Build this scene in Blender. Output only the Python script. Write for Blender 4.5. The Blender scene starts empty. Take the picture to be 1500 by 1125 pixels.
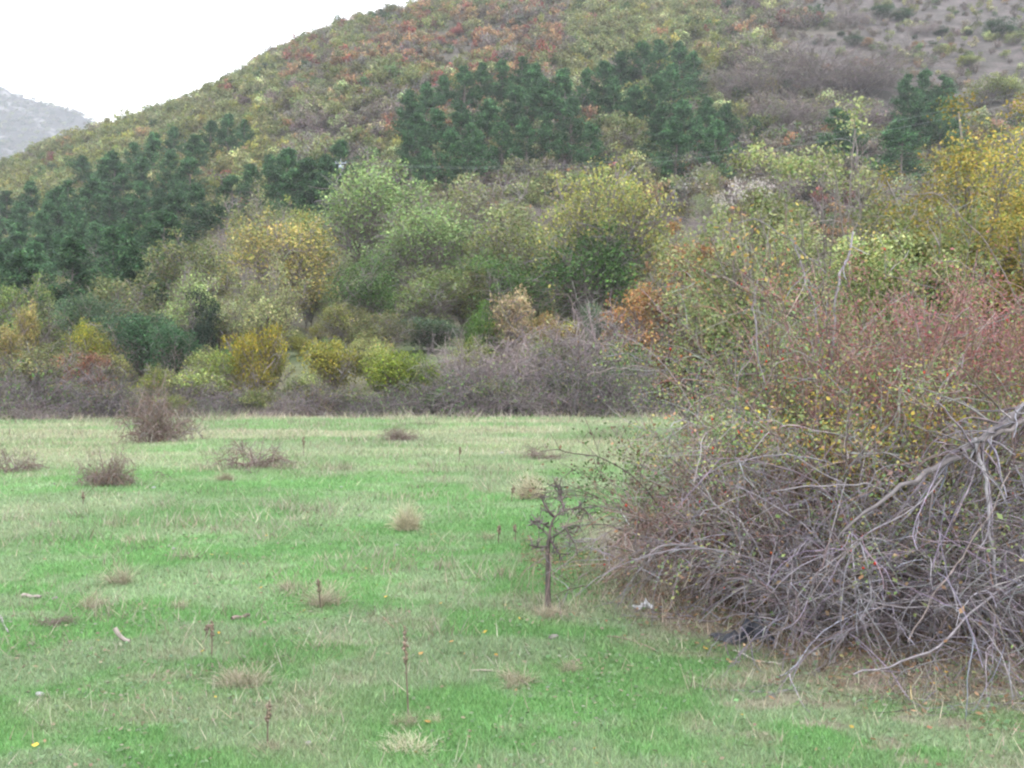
import bpy, math, time
import numpy as np
from mathutils import Vector

# ------------------------------------------------------------------ camera, sky, sun, exposure
scene = bpy.context.scene
EYE = 1.7                      # eye height above the meadow
F = 1500.0                     # focal length in pixels of the 1500 px wide photograph
HZ = 562.5
cam_data = bpy.data.cameras.new("camera")
cam_data.lens = 36.0
cam_data.sensor_width = 36.0
cam_data.clip_start = 0.1
cam_data.clip_end = 6000.0
camera = bpy.data.objects.new("camera", cam_data)
camera.location = (0, 0, EYE)
camera.rotation_euler = (math.radians(90), 0, 0)
scene.collection.objects.link(camera)
scene.camera = camera

SUN_EL, SUN_AZ = math.radians(52), math.radians(150)
world = bpy.data.worlds.new("World")
scene.world = world
world.use_nodes = True
wn, wl = world.node_tree.nodes, world.node_tree.links
wn.clear()
w_out = wn.new("ShaderNodeOutputWorld")
w_bg = wn.new("ShaderNodeBackground")
w_sky = wn.new("ShaderNodeTexSky")
w_sky.sky_type = 'NISHITA'
w_sky.sun_disc = False
w_sky.sun_elevation = SUN_EL
w_sky.sun_rotation = SUN_AZ
w_mix = wn.new("ShaderNodeMixRGB")          # closed bright cloud cover over the clear sky
w_mix.inputs[0].default_value = 0.88
w_mix.inputs[2].default_value = (10.0, 10.2, 10.6, 1)
wl.new(w_sky.outputs[0], w_mix.inputs[1])
wl.new(w_mix.outputs[0], w_bg.inputs[0])
w_bg.inputs[1].default_value = 0.12
wl.new(w_bg.outputs[0], w_out.inputs[0])

sun_data = bpy.data.lights.new("sun", 'SUN')
sun_data.energy = 0.9
sun_data.angle = math.radians(25)
sun_data.color = (1.0, 0.96, 0.9)
sun = bpy.data.objects.new("sun", sun_data)
sun.rotation_euler = (math.radians(90) - SUN_EL, 0, math.radians(180) - SUN_AZ)
scene.collection.objects.link(sun)

scene.view_settings.view_transform = 'Standard'
scene.view_settings.look = 'None'
scene.view_settings.gamma = 1.0
scene.view_settings.use_curve_mapping = False
scene.view_settings.exposure = 1.55
scene.cycles.max_bounces = 5
scene.cycles.diffuse_bounces = 3
scene.cycles.volume_bounces = 0
scene.cycles.transmission_bounces = 3
scene.cycles.filter_width = 2.3
scene.cycles.use_denoising = True
scene.cycles.denoiser = 'OPENIMAGEDENOISE'

rng = np.random.default_rng(11)
COL = scene.collection.objects

# ------------------------------------------------------------------ noise and terrain
def vnoise(x, y, seed=0):
    x = np.asarray(x, float); y = np.asarray(y, float)
    xi = np.floor(x).astype(np.int64); yi = np.floor(y).astype(np.int64)
    fx = x - xi; fy = y - yi
    fx = fx * fx * (3 - 2 * fx); fy = fy * fy * (3 - 2 * fy)
    def h(a, b):
        n = (a * 374761393 + b * 668265263 + seed * 974711) & 0x7fffffff
        n = ((n ^ (n >> 13)) * 1274126177) & 0x7fffffff
        return ((n ^ (n >> 16)) & 0xffff) / 65535.0
    return ((h(xi, yi) * (1 - fx) + h(xi + 1, yi) * fx) * (1 - fy)
            + (h(xi, yi + 1) * (1 - fx) + h(xi + 1, yi + 1) * fx) * fy)

def fbm(x, y, seed=0, octs=4):
    s = 0; a = 0.5; t = 0
    for k in range(octs):
        s = s + a * vnoise(np.asarray(x) * 2 ** k, np.asarray(y) * 2 ** k, seed + k * 17)
        t += a; a *= 0.5
    return s / t

PY = np.array([-60, 0, 50, 56, 63, 75, 85, 100, 120, 150, 200, 250, 300, 350, 420, 520])
PZ = np.array([0, 0, 0, 0.1, 0.9, 3.8, 5.0, 8.2, 14, 27, 54, 83, 113, 128, 118, 95.])
FU = np.array([-1.4, -.75, -.5, -.447, -.4, -.34, -.293, -.253, -.22, -.167, -.1, 0.1, 0.5, 1.4])
FV = np.array([.26, .45, .54, .598, .638, .697, .757, .82, .868, .938, .985, 1.03, 1.08, 1.1])

def H(x, y):
    x = np.asarray(x, float); y = np.asarray(y, float)
    p = (np.interp(y - 3, PY, PZ) + np.interp(y, PY, PZ) + np.interp(y + 3, PY, PZ)) / 3
    u = x / np.maximum(y, 60)
    f = np.interp(u, FU, FV)
    z = p * f
    hill = np.clip((y - 70) / 80, 0, 1)
    z = z + hill * ((fbm(x / 38, y / 38, 3) - .5) * 7 + (fbm(x / 11, y / 11, 5, 3) - .5) * 1.6)
    near = np.clip((65 - y) / 30, 0, 1)
    z = z + near * ((fbm(x / 7, y / 7, 9, 3) - .5) * .16 + (fbm(x / 1.3, y / 1.3, 21, 2) - .5) * .035)
    return z

def gx(px, d):
    return (px - 750.0) / F * d

def zr(py, d):
    return EYE + (HZ - py) / F * d

DD = np.concatenate([np.linspace(2.5, 70, 2700), np.linspace(70.1, 420, 1750)])
def ground_at(px, py):
    g = H(gx(px, DD), DD) - zr(py, DD)
    i = int(np.argmax(g > 0))
    d = DD[i]
    return float(gx(px, d)), float(d), float(H(gx(px, d), d))

def at_depth(px, d):
    x = gx(px, d)
    return float(x), float(d), float(H(x, d))

def place_by_top(px, py, h, dmin=70):
    """The spot on the slope where something h metres tall reaches up to this sight line."""
    dd = DD[DD > dmin]
    g = H(gx(px, dd), dd) + h - zr(py, dd)
    i = int(np.argmax(g > 0)) if (g > 0).any() else len(dd) - 1
    return float(gx(px, dd[i])), float(dd[i]), float(H(gx(px, dd[i]), dd[i]))

# ------------------------------------------------------------------ mesh and object helpers
def nrm(v):
    return v / np.maximum(np.linalg.norm(v, axis=-1, keepdims=True), 1e-9)

class MB:
    def __init__(s):
        s.v = []; s.q = []; s.t = []; s.c = []; s.n = 0
    def add(s, V, Q=None, T=None, C=None):
        V = np.asarray(V, np.float32).reshape(-1, 3)
        if Q is not None and len(Q): s.q.append((np.asarray(Q) + s.n).astype(np.int32))
        if T is not None and len(T): s.t.append((np.asarray(T) + s.n).astype(np.int32))
        C = np.asarray(C if C is not None else (.5, .5, .5), np.float32)
        s.c.append(np.broadcast_to(C, V.shape) if C.ndim == 1 else C)
        s.v.append(V); s.n += len(V)
        return s
    def mesh(s, name, mat, smooth=False):
        V = np.concatenate(s.v); C = np.concatenate(s.c)
        Q = np.concatenate(s.q) if s.q else np.zeros((0, 4), int)
        T = np.concatenate(s.t) if s.t else np.zeros((0, 3), int)
        me = bpy.data.meshes.new(name)
        me.vertices.add(len(V)); me.vertices.foreach_set("co", V.astype(np.float32).ravel())
        nl = Q.size + T.size
        me.loops.add(nl)
        me.loops.foreach_set("vertex_index", np.concatenate([Q.ravel(), T.ravel()]).astype(np.int32))
        me.polygons.add(len(Q) + len(T))
        ls = np.concatenate([np.arange(len(Q)) * 4, Q.size + np.arange(len(T)) * 3]).astype(np.int32)
        me.polygons.foreach_set("loop_start", ls)
        if smooth:
            me.polygons.foreach_set("use_smooth", np.ones(len(Q) + len(T), bool))
        me.update(calc_edges=True)
        a = me.attributes.new("col", 'FLOAT_COLOR', 'POINT')
        a.data.foreach_set("color", np.concatenate([C, np.ones((len(C), 1))], 1).astype(np.float32).ravel())
        me.materials.append(mat)
        return me
    def obj(s, name, mat, parent=None, smooth=False):
        o = bpy.data.objects.new(name, s.mesh(name, mat, smooth))
        COL.link(o)
        if parent is not None: o.parent = parent
        return o

def tag(o, label=None, cat=None, group=None, kind=None):
    if label: o["label"] = label
    if cat: o["category"] = cat
    if group: o["group"] = group
    if kind: o["kind"] = kind
    return o

def empty(name, loc=(0, 0, 0), rz=0):
    o = bpy.data.objects.new(name, None)
    o.empty_display_size = .2
    o.location = loc; o.rotation_euler = (0, 0, rz)
    COL.link(o)
    return o

def unit(n, r=rng):
    return nrm(r.normal(size=(n, 3)))

def grow(P, D, L, n, droop=0., wig=.15, r=rng):
    P = np.array(P, float); D = nrm(np.array(D, float)); L = np.broadcast_to(np.asarray(L, float), (len(P),))
    out = [P.copy()]
    for i in range(n):
        D = D + r.normal(size=D.shape) * wig
        D[:, 2] -= droop * L / n
        D = nrm(D)
        P = P + D * (L / n)[:, None]
        out.append(P.copy())
    return np.stack(out, 1)

def spawn(paths, N, r=rng, lo=.15, spread=.9, up=.15):
    i = r.integers(0, len(paths), N)
    n = paths.shape[1] - 1
    s = r.uniform(lo, .98, N) * n
    k = np.minimum(s.astype(int), n - 1); f = (s - k)[:, None]
    a, b = paths[i, k], paths[i, k + 1]
    D = nrm(nrm(b - a) * .6 + unit(N, r) * spread + np.array([0, 0, up]))
    return a + (b - a) * f, D

def tubes(mb, paths, r0, r1, sides=3, C=(.3, .3, .3), r=rng):
    N, n1, _ = paths.shape
    if N == 0: return
    T = np.gradient(paths, axis=1); T = nrm(T)
    ref = np.broadcast_to(unit(N, r)[:, None, :], paths.shape)
    A = nrm(np.cross(T, ref)); B = np.cross(T, A)
    r0 = np.broadcast_to(np.asarray(r0, float), (N,)); r1 = np.broadcast_to(np.asarray(r1, float), (N,))
    f = np.linspace(0, 1, n1)
    R = r0[:, None] * (1 - f) + r1[:, None] * f
    ang = np.arange(sides) * 2 * math.pi / sides
    V = (paths[:, :, None, :] + R[:, :, None, None] * (A[:, :, None, :] * np.cos(ang)[:, None] + B[:, :, None, :] * np.sin(ang)[:, None]))
    idx = np.arange(N * n1 * sides).reshape(N, n1, sides)
    nx = np.roll(idx, -1, axis=2)
    Q = np.stack([idx[:, :-1], nx[:, :-1], nx[:, 1:], idx[:, 1:]], -1).reshape(-1, 4)
    C = np.asarray(C, float)
    if C.ndim == 2: C = np.repeat(C, n1 * sides, axis=0)
    mb.add(V.reshape(-1, 3), Q=Q, C=C)

def leaves(mb, P, size, C, aspect=.6, flat=0., r=rng):
    N = len(P)
    if N == 0: return
    nn = unit(N, r); nn[:, 2] = np.abs(nn[:, 2]) + flat; nn = nrm(nn)
    t = nrm(np.cross(nn, unit(N, r))); b = np.cross(nn, t)
    L = (np.broadcast_to(np.asarray(size, float), (N,)) * r.uniform(.6, 1.4, N))[:, None]
    W = L * aspect
    V = np.stack([P - t * L * .5, P + b * W * .5 + t * L * .08, P + t * L * .5, P - b * W * .5 + t * L * .08], 1)
    C = np.asarray(C, float)
    if C.ndim == 2: C = np.repeat(C, 4, axis=0)
    mb.add(V.reshape(-1, 3), Q=np.arange(N * 4).reshape(N, 4), C=C)

def pick(pal, N, r=rng, jit=.18):
    cols = np.array([p[:3] for p in pal], float); w = np.array([p[3] for p in pal], float)
    c = cols[r.choice(len(pal), N, p=w / w.sum())]
    return np.clip(c * np.exp(r.normal(size=(N, 1)) * jit) * np.exp(r.normal(size=(N, 3)) * jit * .3), .004, .9)

def on_paths(paths, N, r=rng, lo=0., jitter=0.):
    i = r.integers(0, len(paths), N); n = paths.shape[1] - 1
    s = r.uniform(lo, .999, N) * n; k = s.astype(int); f = (s - k)[:, None]
    P = paths[i, k] * (1 - f) + paths[i, k + 1] * f
    return P + r.normal(size=P.shape) * jitter

# ------------------------------------------------------------------ materials
def material(name):
    m = bpy.data.materials.new(name); m.use_nodes = True
    nt = m.node_tree; nt.nodes.clear()
    out = nt.nodes.new("ShaderNodeOutputMaterial")
    return m, nt, out

def plant_mat(name, trans=.3, rough=.65, noise=0., scale=8.):
    m, nt, out = material(name)
    at = nt.nodes.new("ShaderNodeAttribute"); at.attribute_name = "col"
    oi = nt.nodes.new("ShaderNodeObjectInfo")
    mul = nt.nodes.new("ShaderNodeMixRGB"); mul.blend_type = 'MULTIPLY'; mul.inputs[0].default_value = 1
    nt.links.new(at.outputs["Color"], mul.inputs[1]); nt.links.new(oi.outputs["Color"], mul.inputs[2])
    colr = mul.outputs[0]
    if noise:
        tx = nt.nodes.new("ShaderNodeTexNoise"); tx.inputs["Scale"].default_value = scale; tx.inputs["Detail"].default_value = 4
        tc = nt.nodes.new("ShaderNodeTexCoord"); nt.links.new(tc.outputs["Object"], tx.inputs["Vector"])
        mr = nt.nodes.new("ShaderNodeMapRange")
        mr.inputs[1].default_value = .3; mr.inputs[2].default_value = .7
        mr.inputs[3].default_value = 1 - noise; mr.inputs[4].default_value = 1 + noise
        nt.links.new(tx.outputs["Fac"], mr.inputs[0])
        m2 = nt.nodes.new("ShaderNodeMixRGB"); m2.blend_type = 'MULTIPLY'; m2.inputs[0].default_value = 1
        nt.links.new(colr, m2.inputs[1]); nt.links.new(mr.outputs[0], m2.inputs[2]); colr = m2.outputs[0]
    p = nt.nodes.new("ShaderNodeBsdfPrincipled")
    p.inputs["Roughness"].default_value = rough
    p.inputs["Specular IOR Level"].default_value = .25
    nt.links.new(colr, p.inputs["Base Color"])
    if trans:
        tr = nt.nodes.new("ShaderNodeBsdfTranslucent"); nt.links.new(colr, tr.inputs[0])
        mx = nt.nodes.new("ShaderNodeMixShader"); mx.inputs[0].default_value = trans
        nt.links.new(p.outputs[0], mx.inputs[1]); nt.links.new(tr.outputs[0], mx.inputs[2])
        nt.links.new(mx.outputs[0], out.inputs[0])
    else:
        nt.links.new(p.outputs[0], out.inputs[0])
    return m

M_LEAF = plant_mat("leaf", .35)
M_BARK = plant_mat("bark", 0, .85, .35, 14)
M_GRASS = plant_mat("grass", .35, .6)
M_STONE = plant_mat("stone", 0, .8, .25, 20)
M_DARKPLASTIC = plant_mat("dark plastic", 0, .35)
M_FLUFF = plant_mat("seed fluff", .4, .9)

def ground_mat(name, amount, scale, bump=.02, bscale=30):
    m, nt, out = material(name)
    at = nt.nodes.new("ShaderNodeAttribute"); at.attribute_name = "col"
    tc = nt.nodes.new("ShaderNodeTexCoord")
    col = at.outputs["Color"]
    for sc_, am in ((scale, amount), (scale * 6, amount * .8)):
        tx = nt.nodes.new("ShaderNodeTexNoise"); tx.inputs["Scale"].default_value = sc_; tx.inputs["Detail"].default_value = 6
        tx.inputs["Roughness"].default_value = .65
        nt.links.new(tc.outputs["Object"], tx.inputs["Vector"])
        mr = nt.nodes.new("ShaderNodeMapRange")
        mr.inputs[1].default_value = .3; mr.inputs[2].default_value = .7
        mr.inputs[3].default_value = 1 - am; mr.inputs[4].default_value = 1 + am
        nt.links.new(tx.outputs["Fac"], mr.inputs[0])
        m2 = nt.nodes.new("ShaderNodeMixRGB"); m2.blend_type = 'MULTIPLY'; m2.inputs[0].default_value = 1
        nt.links.new(col, m2.inputs[1]); nt.links.new(mr.outputs[0], m2.inputs[2]); col = m2.outputs[0]
    p = nt.nodes.new("ShaderNodeBsdfPrincipled"); p.inputs["Roughness"].default_value = .95
    p.inputs["Specular IOR Level"].default_value = .1
    nt.links.new(col, p.inputs["Base Color"])
    bt = nt.nodes.new("ShaderNodeTexNoise"); bt.inputs["Scale"].default_value = bscale; bt.inputs["Detail"].default_value = 6
    nt.links.new(tc.outputs["Object"], bt.inputs["Vector"])
    bp = nt.nodes.new("ShaderNodeBump"); bp.inputs["Strength"].default_value = .8; bp.inputs["Distance"].default_value = bump
    nt.links.new(bt.outputs["Fac"], bp.inputs["Height"]); nt.links.new(bp.outputs[0], p.inputs["Normal"])
    nt.links.new(p.outputs[0], out.inputs[0])
    return m

# ------------------------------------------------------------------ the setting: meadow, hillside, far mountain
def sstep(a, b, x):
    t = np.clip((x - a) / (b - a), 0, 1); return t * t * (3 - 2 * t)

THX = np.array([-.2, .55, .9, 1.3, 1.75, 2.3, 3.1, 5.0, 8.0])       # front edge of the thicket on the ground
THY = np.array([10.4, 9.3, 8.4, 7.6, 6.6, 6.2, 6.15, 6.6, 8.0])

GREEN = np.array([.095, .190, .066]); DULL = np.array([.160, .205, .120]); STRAW = np.array([.30, .275, .20]); SOIL = np.array([.165, .135, .108])
def meadow_weights(x, y):
    a = fbm(x / 3.2, y / 4.5, 31, 4); b = fbm(x / 1.1, y / .9, 57, 4); c = fbm(x / 9, y / 6, 77, 3)
    dull = .75 * sstep(.42, .66, a * .5 + b * .5)
    dull = np.maximum(dull, .75 * sstep(.42, .6, b) * sstep(.6, 2.4, x) * sstep(8.5, 6, y))
    dull = np.maximum(dull, .8 * sstep(.46, .60, fbm(x / .7, y / .5, 58, 4)) * sstep(16, 7, y))
    straw = sstep(.54, .72, c * .35 + b * .3 + a * .35) * .28
    far = sstep(13, 27, y)
    straw = np.maximum(straw, far * (.15 + .42 * sstep(.38, .66, fbm(x / 6, y / 3.0, 91, 5))))
    straw = np.maximum(straw, .45 * np.exp(-((y - 26.5 - 2 * np.sin(x / 9)) / 2.6) ** 2) * sstep(.3, .55, fbm(x / 5, y / 2, 14, 3)))
    straw = straw * (1 - .35 * np.exp(-((y - 20) / 2.8) ** 2))
    edge = np.interp(x, THX, THY)
    soil = sstep(-1.5, .2, y - edge + (b - .5) * 2.4 + .45) * sstep(14, 11, y) * sstep(.45, 1.15, x)
    soil = np.maximum(soil, .8 * np.exp(-((x - .3) ** 2 + ((y - 7.7) / 1.1) ** 2) / .10))
    soil = np.maximum(soil, .6 * sstep(.6, .7, b) * sstep(.3, 1.2, x) * sstep(9, 6, y))
    fl = sstep(.5, .66, fbm(x / .30, y / .16, 159, 4))
    soil = np.maximum(soil, .75 * fl * sstep(.2, 1.6, x) * sstep(8.5, 6.5, y))
    soil = np.maximum(soil, .35 * fl * sstep(.5, .65, b) * sstep(14, 8, y))
    soil = np.maximum(soil, .85 * sstep(49, 54, y + 7 * (fbm(x / 4, y / 4, 201, 3) - .5)))
    return dull, straw, soil

def meadow_col(x, y):
    d, s, e = meadow_weights(x, y)
    v = (.8 + .45 * fbm(x / 2.0, y / 2.2, 5, 3))[..., None]
    c = GREEN * v
    c = c * (1 - d[..., None]) + DULL * v * d[..., None]
    c = c * (1 - s[..., None]) + STRAW * s[..., None]
    return c * (1 - e[..., None]) + SOIL * e[..., None]

def sheet(name, ys, us, xfun, hfun, cfun, mat):
    Y, U = np.meshgrid(ys, us, indexing='ij')
    X = xfun(U, Y); Z = hfun(X, Y)
    V = np.stack([X, Y, Z], -1).reshape(-1, 3)
    n, k = Y.shape
    i = np.arange(n * k).reshape(n, k)
    Q = np.stack([i[:-1, :-1], i[:-1, 1:], i[1:, 1:], i[1:, :-1]], -1).reshape(-1, 4)
    mb = MB().add(V, Q=Q, C=cfun(X, Y).reshape(-1, 3))
    return mb.obj(name, mat, smooth=True)

ys = np.concatenate([np.linspace(-30, 2.5, 14)[:-1], np.geomspace(2.5, 58, 420)])
us = np.concatenate([np.linspace(-1.6, -.62, 25)[:-1], np.linspace(-.62, .62, 520), np.linspace(.62, 1.6, 25)[1:]])
tag(sheet("meadow", ys, us, lambda U, Y: U * (np.abs(Y) + 6 * (Y < 12) * (1 - np.clip(Y, 0, 12) / 12) + 0), H, meadow_col,
          ground_mat("meadow turf", .28, 3.0, .015, 45)), kind="structure")

def scree(x, y):
    """How bare the slope is: the open stony ground high on the right and the stony patches near the crest."""
    u = x / y
    t = (H(x, y) - EYE) / y
    n = fbm(x / 14, y / 14, 44, 4)
    s = sstep(.23, .34, u + (n - .5) * .2) * sstep(.24, .30, t + (n - .5) * .05)
    s2 = sstep(.62, .72, fbm(x / 16, y / 22, 45, 3)) * sstep(.26, .33, t) * sstep(.05, -.08, u) * .9
    return np.maximum(s, s2)

def hill_col(x, y):
    n = fbm(x / 10, y / 10, 61, 4)[..., None]
    g = np.array([.07, .075, .045]) * (1 - n) + np.array([.12, .105, .085]) * n
    s = scree(x, y)[..., None]
    m = fbm(x / 2.2, y / 1.2, 63, 4)[..., None]
    rock = np.array([.098, .084, .082]) * sstep(.3, .7, m) + np.array([.065, .06, .055]) * (1 - sstep(.3, .7, m))
    low = sstep(98, 72, y)[..., None] * .8
    grass = np.array([.075, .14, .055]); px = 750 + x / y * F
    tz = (sstep(570, 600, px) * sstep(690, 655, px) + sstep(410, 425, px) * sstep(475, 455, px))[..., None] * sstep(62, 66, y)[..., None]
    grass = grass * tz + np.array([.075, .08, .045]) * (1 - tz)
    c = g * (1 - s) + rock * s
    return c * (1 - low) + (grass * (1 - n) + np.array([.14, .115, .075]) * n) * low

ys = np.concatenate([np.linspace(58, 120, 150)[:-1], np.linspace(120, 330, 300)[:-1], np.linspace(330, 520, 40)])
us = np.linspace(-1.15, 1.15, 420)
tag(sheet("hillside", ys, us, lambda U, Y: U * Y, H, hill_col, ground_mat("stony slope", .3, .35, .25, 1.2)), kind="structure")

# the bare limestone mountain far behind on the left
def HM(x, y):
    u = x / 1400.0
    ridge = np.interp(u, [-1.1, -.8, -.5, -.46, -.433, -.4, -.36, -.3, -.15], [560, 500, 402, 388, 374, 356, 326, 270, 120])
    f = np.interp(y, [700, 900, 1400, 1500, 1750], [.05, .33, 1., .97, .55])
    return ridge * f + (fbm(x / 120, y / 120, 71, 5) - .5) * 50 * np.clip((y - 750) / 300, 0, 1)

def m_col(x, y):
    n = fbm(x / 38, y / 26 + x / 60, 73, 5); k = fbm(x / 12, y / 9, 75, 4)
    t = np.interp(y, [850, 1150, 1330, 1400], [.45, .48, .60, .70])
    r = sstep(-.02, .03, n * .6 + k * .4 - t + .0)[..., None]
    veg = np.array([.028, .028, .027]) * (.7 + .6 * k[..., None]); rock = np.array([.135, .13, .135]) * (.75 + .4 * k[..., None])
    return veg * (1 - r) + rock * r
tag(sheet("mountain", np.linspace(700, 1750, 240), np.linspace(-1250, -150, 260), lambda U, Y: U, HM, m_col,
          ground_mat("limestone slope", .25, .02, 3., .08)), kind="structure")

# ------------------------------------------------------------------ plants
GREY = (.215, .19, .19); BROWNTWIG = (.13, .10, .085); DARKTWIG = (.07, .06, .055)

OLIVE = [(.16, .19, .065, 5), (.215, .235, .075, 3), (.10, .145, .045, 3), (.24, .21, .07, 1)]
PALE = [(.215, .245, .105, 5), (.265, .275, .125, 3), (.14, .185, .07, 3), (.2, .18, .1, 1)]
GREENS = [(.065, .13, .035, 5), (.10, .165, .045, 3), (.045, .09, .03, 3)]
DEEP = [(.035, .075, .03, 5), (.055, .10, .04, 3), (.025, .055, .025, 3)]
YELLOW = [(.33, .27, .075, 4), (.25, .23, .065, 4), (.16, .18, .055, 5), (.42, .33, .12, 1.5)]
GOLD = [(.31, .235, .05, 4), (.24, .215, .055, 5), (.15, .17, .05, 5), (.38, .29, .07, 1.5)]
YGREEN = [(.22, .235, .04, 5), (.15, .185, .04, 4), (.30, .28, .05, 2)]
RUST = [(.24, .12, .06, 4), (.3, .18, .08, 3), (.18, .13, .06, 3), (.2, .17, .08, 2)]
RED = [(.26, .06, .05, 4), (.2, .075, .06, 3), (.28, .12, .07, 2), (.16, .12, .07, 2)]
MAUVE = [(.20, .165, .165, 5), (.25, .21, .20, 3), (.15, .125, .12, 3)]
PEACH = [(.42, .27, .16, 5), (.36, .25, .12, 3), (.22, .19, .08, 2)]

def make_crown(seed, h, w, pal, nlobe=16, nleaf=4200, leaf=.2, twig=500, cz=.58, flat=.42, low=.12, loose=.28, stems=1, fine=.012, woody=True):
    """Two meshes: the wood (stems, limbs, twigs) and the leaves."""
    r = np.random.default_rng(seed)
    lob = r.normal(size=(nlobe * 3, 3)); lob = nrm(lob) * (r.uniform(.35, 1, (nlobe * 3, 1)) ** .6)
    lob = lob[lob[:, 2] > -.85][:nlobe]
    ctr = lob * np.array([w * .36, w * .36, h * flat * .78]) + np.array([0, 0, h * cz])
    ctr[:, :2] += r.normal(size=(len(ctr), 2)) * w * .04
    out = nrm(r.normal(size=(nlobe // 2, 3)) + [0, 0, .35]) * r.uniform(1.0, 1.3, (nlobe // 2, 1)) * np.array([w * .40, w * .40, h * flat * .95]) + np.array([0, 0, h * cz])
    core = len(ctr); ctr = np.concatenate([ctr, out])
    ctr[:, 2] = np.maximum(ctr[:, 2], h * low)
    rad = w * r.uniform(.10, .25, len(ctr)); rad[core:] *= .45
    wood = MB()
    base = np.concatenate([r.normal(size=(stems, 2)) * w * .05 * (stems > 1), np.full((stems, 1), -.25)], 1)
    fork = h * (.28 if stems == 1 else .12)
    trunk = grow(base, np.tile([0, 0, 1.], (stems, 1)) + r.normal(size=(stems, 3)) * .1 * stems ** .5, fork + .3, 5, 0, .05, r)
    tr = h * (.018 if stems == 1 else .009)
    if woody: tubes(wood, trunk, tr * 1.35, tr, 6, np.tile([.14, .125, .11], (stems, 1)), r)
    n = len(ctr); k = 7
    st = trunk[r.integers(0, stems, n), r.integers(3, 6, n)]
    t = np.linspace(0, 1, k)[None, :, None]
    mid = (st + ctr) / 2 + np.array([0, 0, h * .05]) + r.normal(size=(n, 3)) * w * .05
    limb = st[:, None] * (1 - t) ** 2 + 2 * mid[:, None] * t * (1 - t) + ctr[:, None] * t ** 2
    if woody: tubes(wood, limb, tr * .6, tr * .18, 4, np.tile([.15, .135, .12], (n, 1)), r)
    if twig:
        P, D = spawn(limb, twig, r, .3, .9, .3)
        tw = grow(P, D, r.uniform(.5, 1.2, twig) * w * .2, 4 if woody else 2, 0, .2, r)
        tubes(wood, tw, fine * 1.5, fine * .7, 3, pick([(*GREY, 3), (*BROWNTWIG, 2)], twig, r), r)
    # leaves: sprays on the lobes, more of them on the outside and the top
    m = r.choice(n, nleaf, p=rad ** 2 / (rad ** 2).sum())
    dirs = unit(nleaf, r); dirs[:, 2] += .25; dirs = nrm(dirs)
    rr = rad[m] * (r.uniform(0, 1, nleaf) ** loose) * (1 + r.normal(size=nleaf) * .2)
    P = ctr[m] + dirs * rr[:, None] * np.array([1, 1, .85])
    # small clusters
    cl = r.normal(size=(nleaf // 6 + 1, 3)) * w * .02
    P = P + cl[np.arange(nleaf) // 6]
    keep = vnoise(P[:, 0] / (w * .07) + 50, P[:, 2] / (w * .06) + P[:, 1] / (w * .07), seed) > .30
    P = P[keep]; m = m[keep]
    P = P[P[:, 2] > h * low * .4]; m = m[:len(P)]
    lobtone = np.exp(r.normal(size=n) * .26)
    C = pick(pal, len(P), r, .2) * lobtone[m][:, None]
    fol = MB(); leaves(fol, P, leaf, C, .62, .25, r)
    return wood, fol

def make_bare(seed, h, w, n1=90, n2=900, n3=1600, pal=MAUVE, rr=.010, leafpal=None, nleaf=0, leaf=.1, droop=.6, spread=.8):
    """A leafless or nearly leafless shrub: arching stems, side twigs, fine tips."""
    r = np.random.default_rng(seed)
    base = np.concatenate([r.normal(size=(n1, 2)) * w * .13, np.full((n1, 1), -.05)], 1)
    D = np.concatenate([base[:, :2] / w * 2.2 + r.normal(size=(n1, 2)) * spread * .5, np.ones((n1, 1))], 1)
    L = h * r.uniform(.7, 1.25, n1)
    a = grow(base, D, L, 8, droop, .09, r)
    P, D = spawn(a, n2, r, .2, .8, .15); b = grow(P, D, h * r.uniform(.18, .5, n2), 5, droop * .6, .16, r)
    P, D = spawn(b, n3, r, .1, .9, .1); c = grow(P, D, h * r.uniform(.08, .22, n3), 3, .2, .2, r)
    for q in (a, b, c): q[..., 2] = np.maximum(q[..., 2], .0)
    wood = MB()
    tubes(wood, a, rr * 1.8, rr * .9, 4, pick(pal, n1, r), r)
    tubes(wood, b, rr, rr * .6, 3, pick(pal, n2, r), r)
    tubes(wood, c, rr * .7, rr * .4, 3, pick(pal, n3, r), r)
    fol = None
    if nleaf:
        fol = MB(); P = np.concatenate([on_paths(b, nleaf // 2, r, .2, .05), on_paths(c, nleaf - nleaf // 2, r, .2, .05)])
        leaves(fol, P, leaf, pick(leafpal, len(P), r), .6, .2, r)
    return wood, fol

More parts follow.
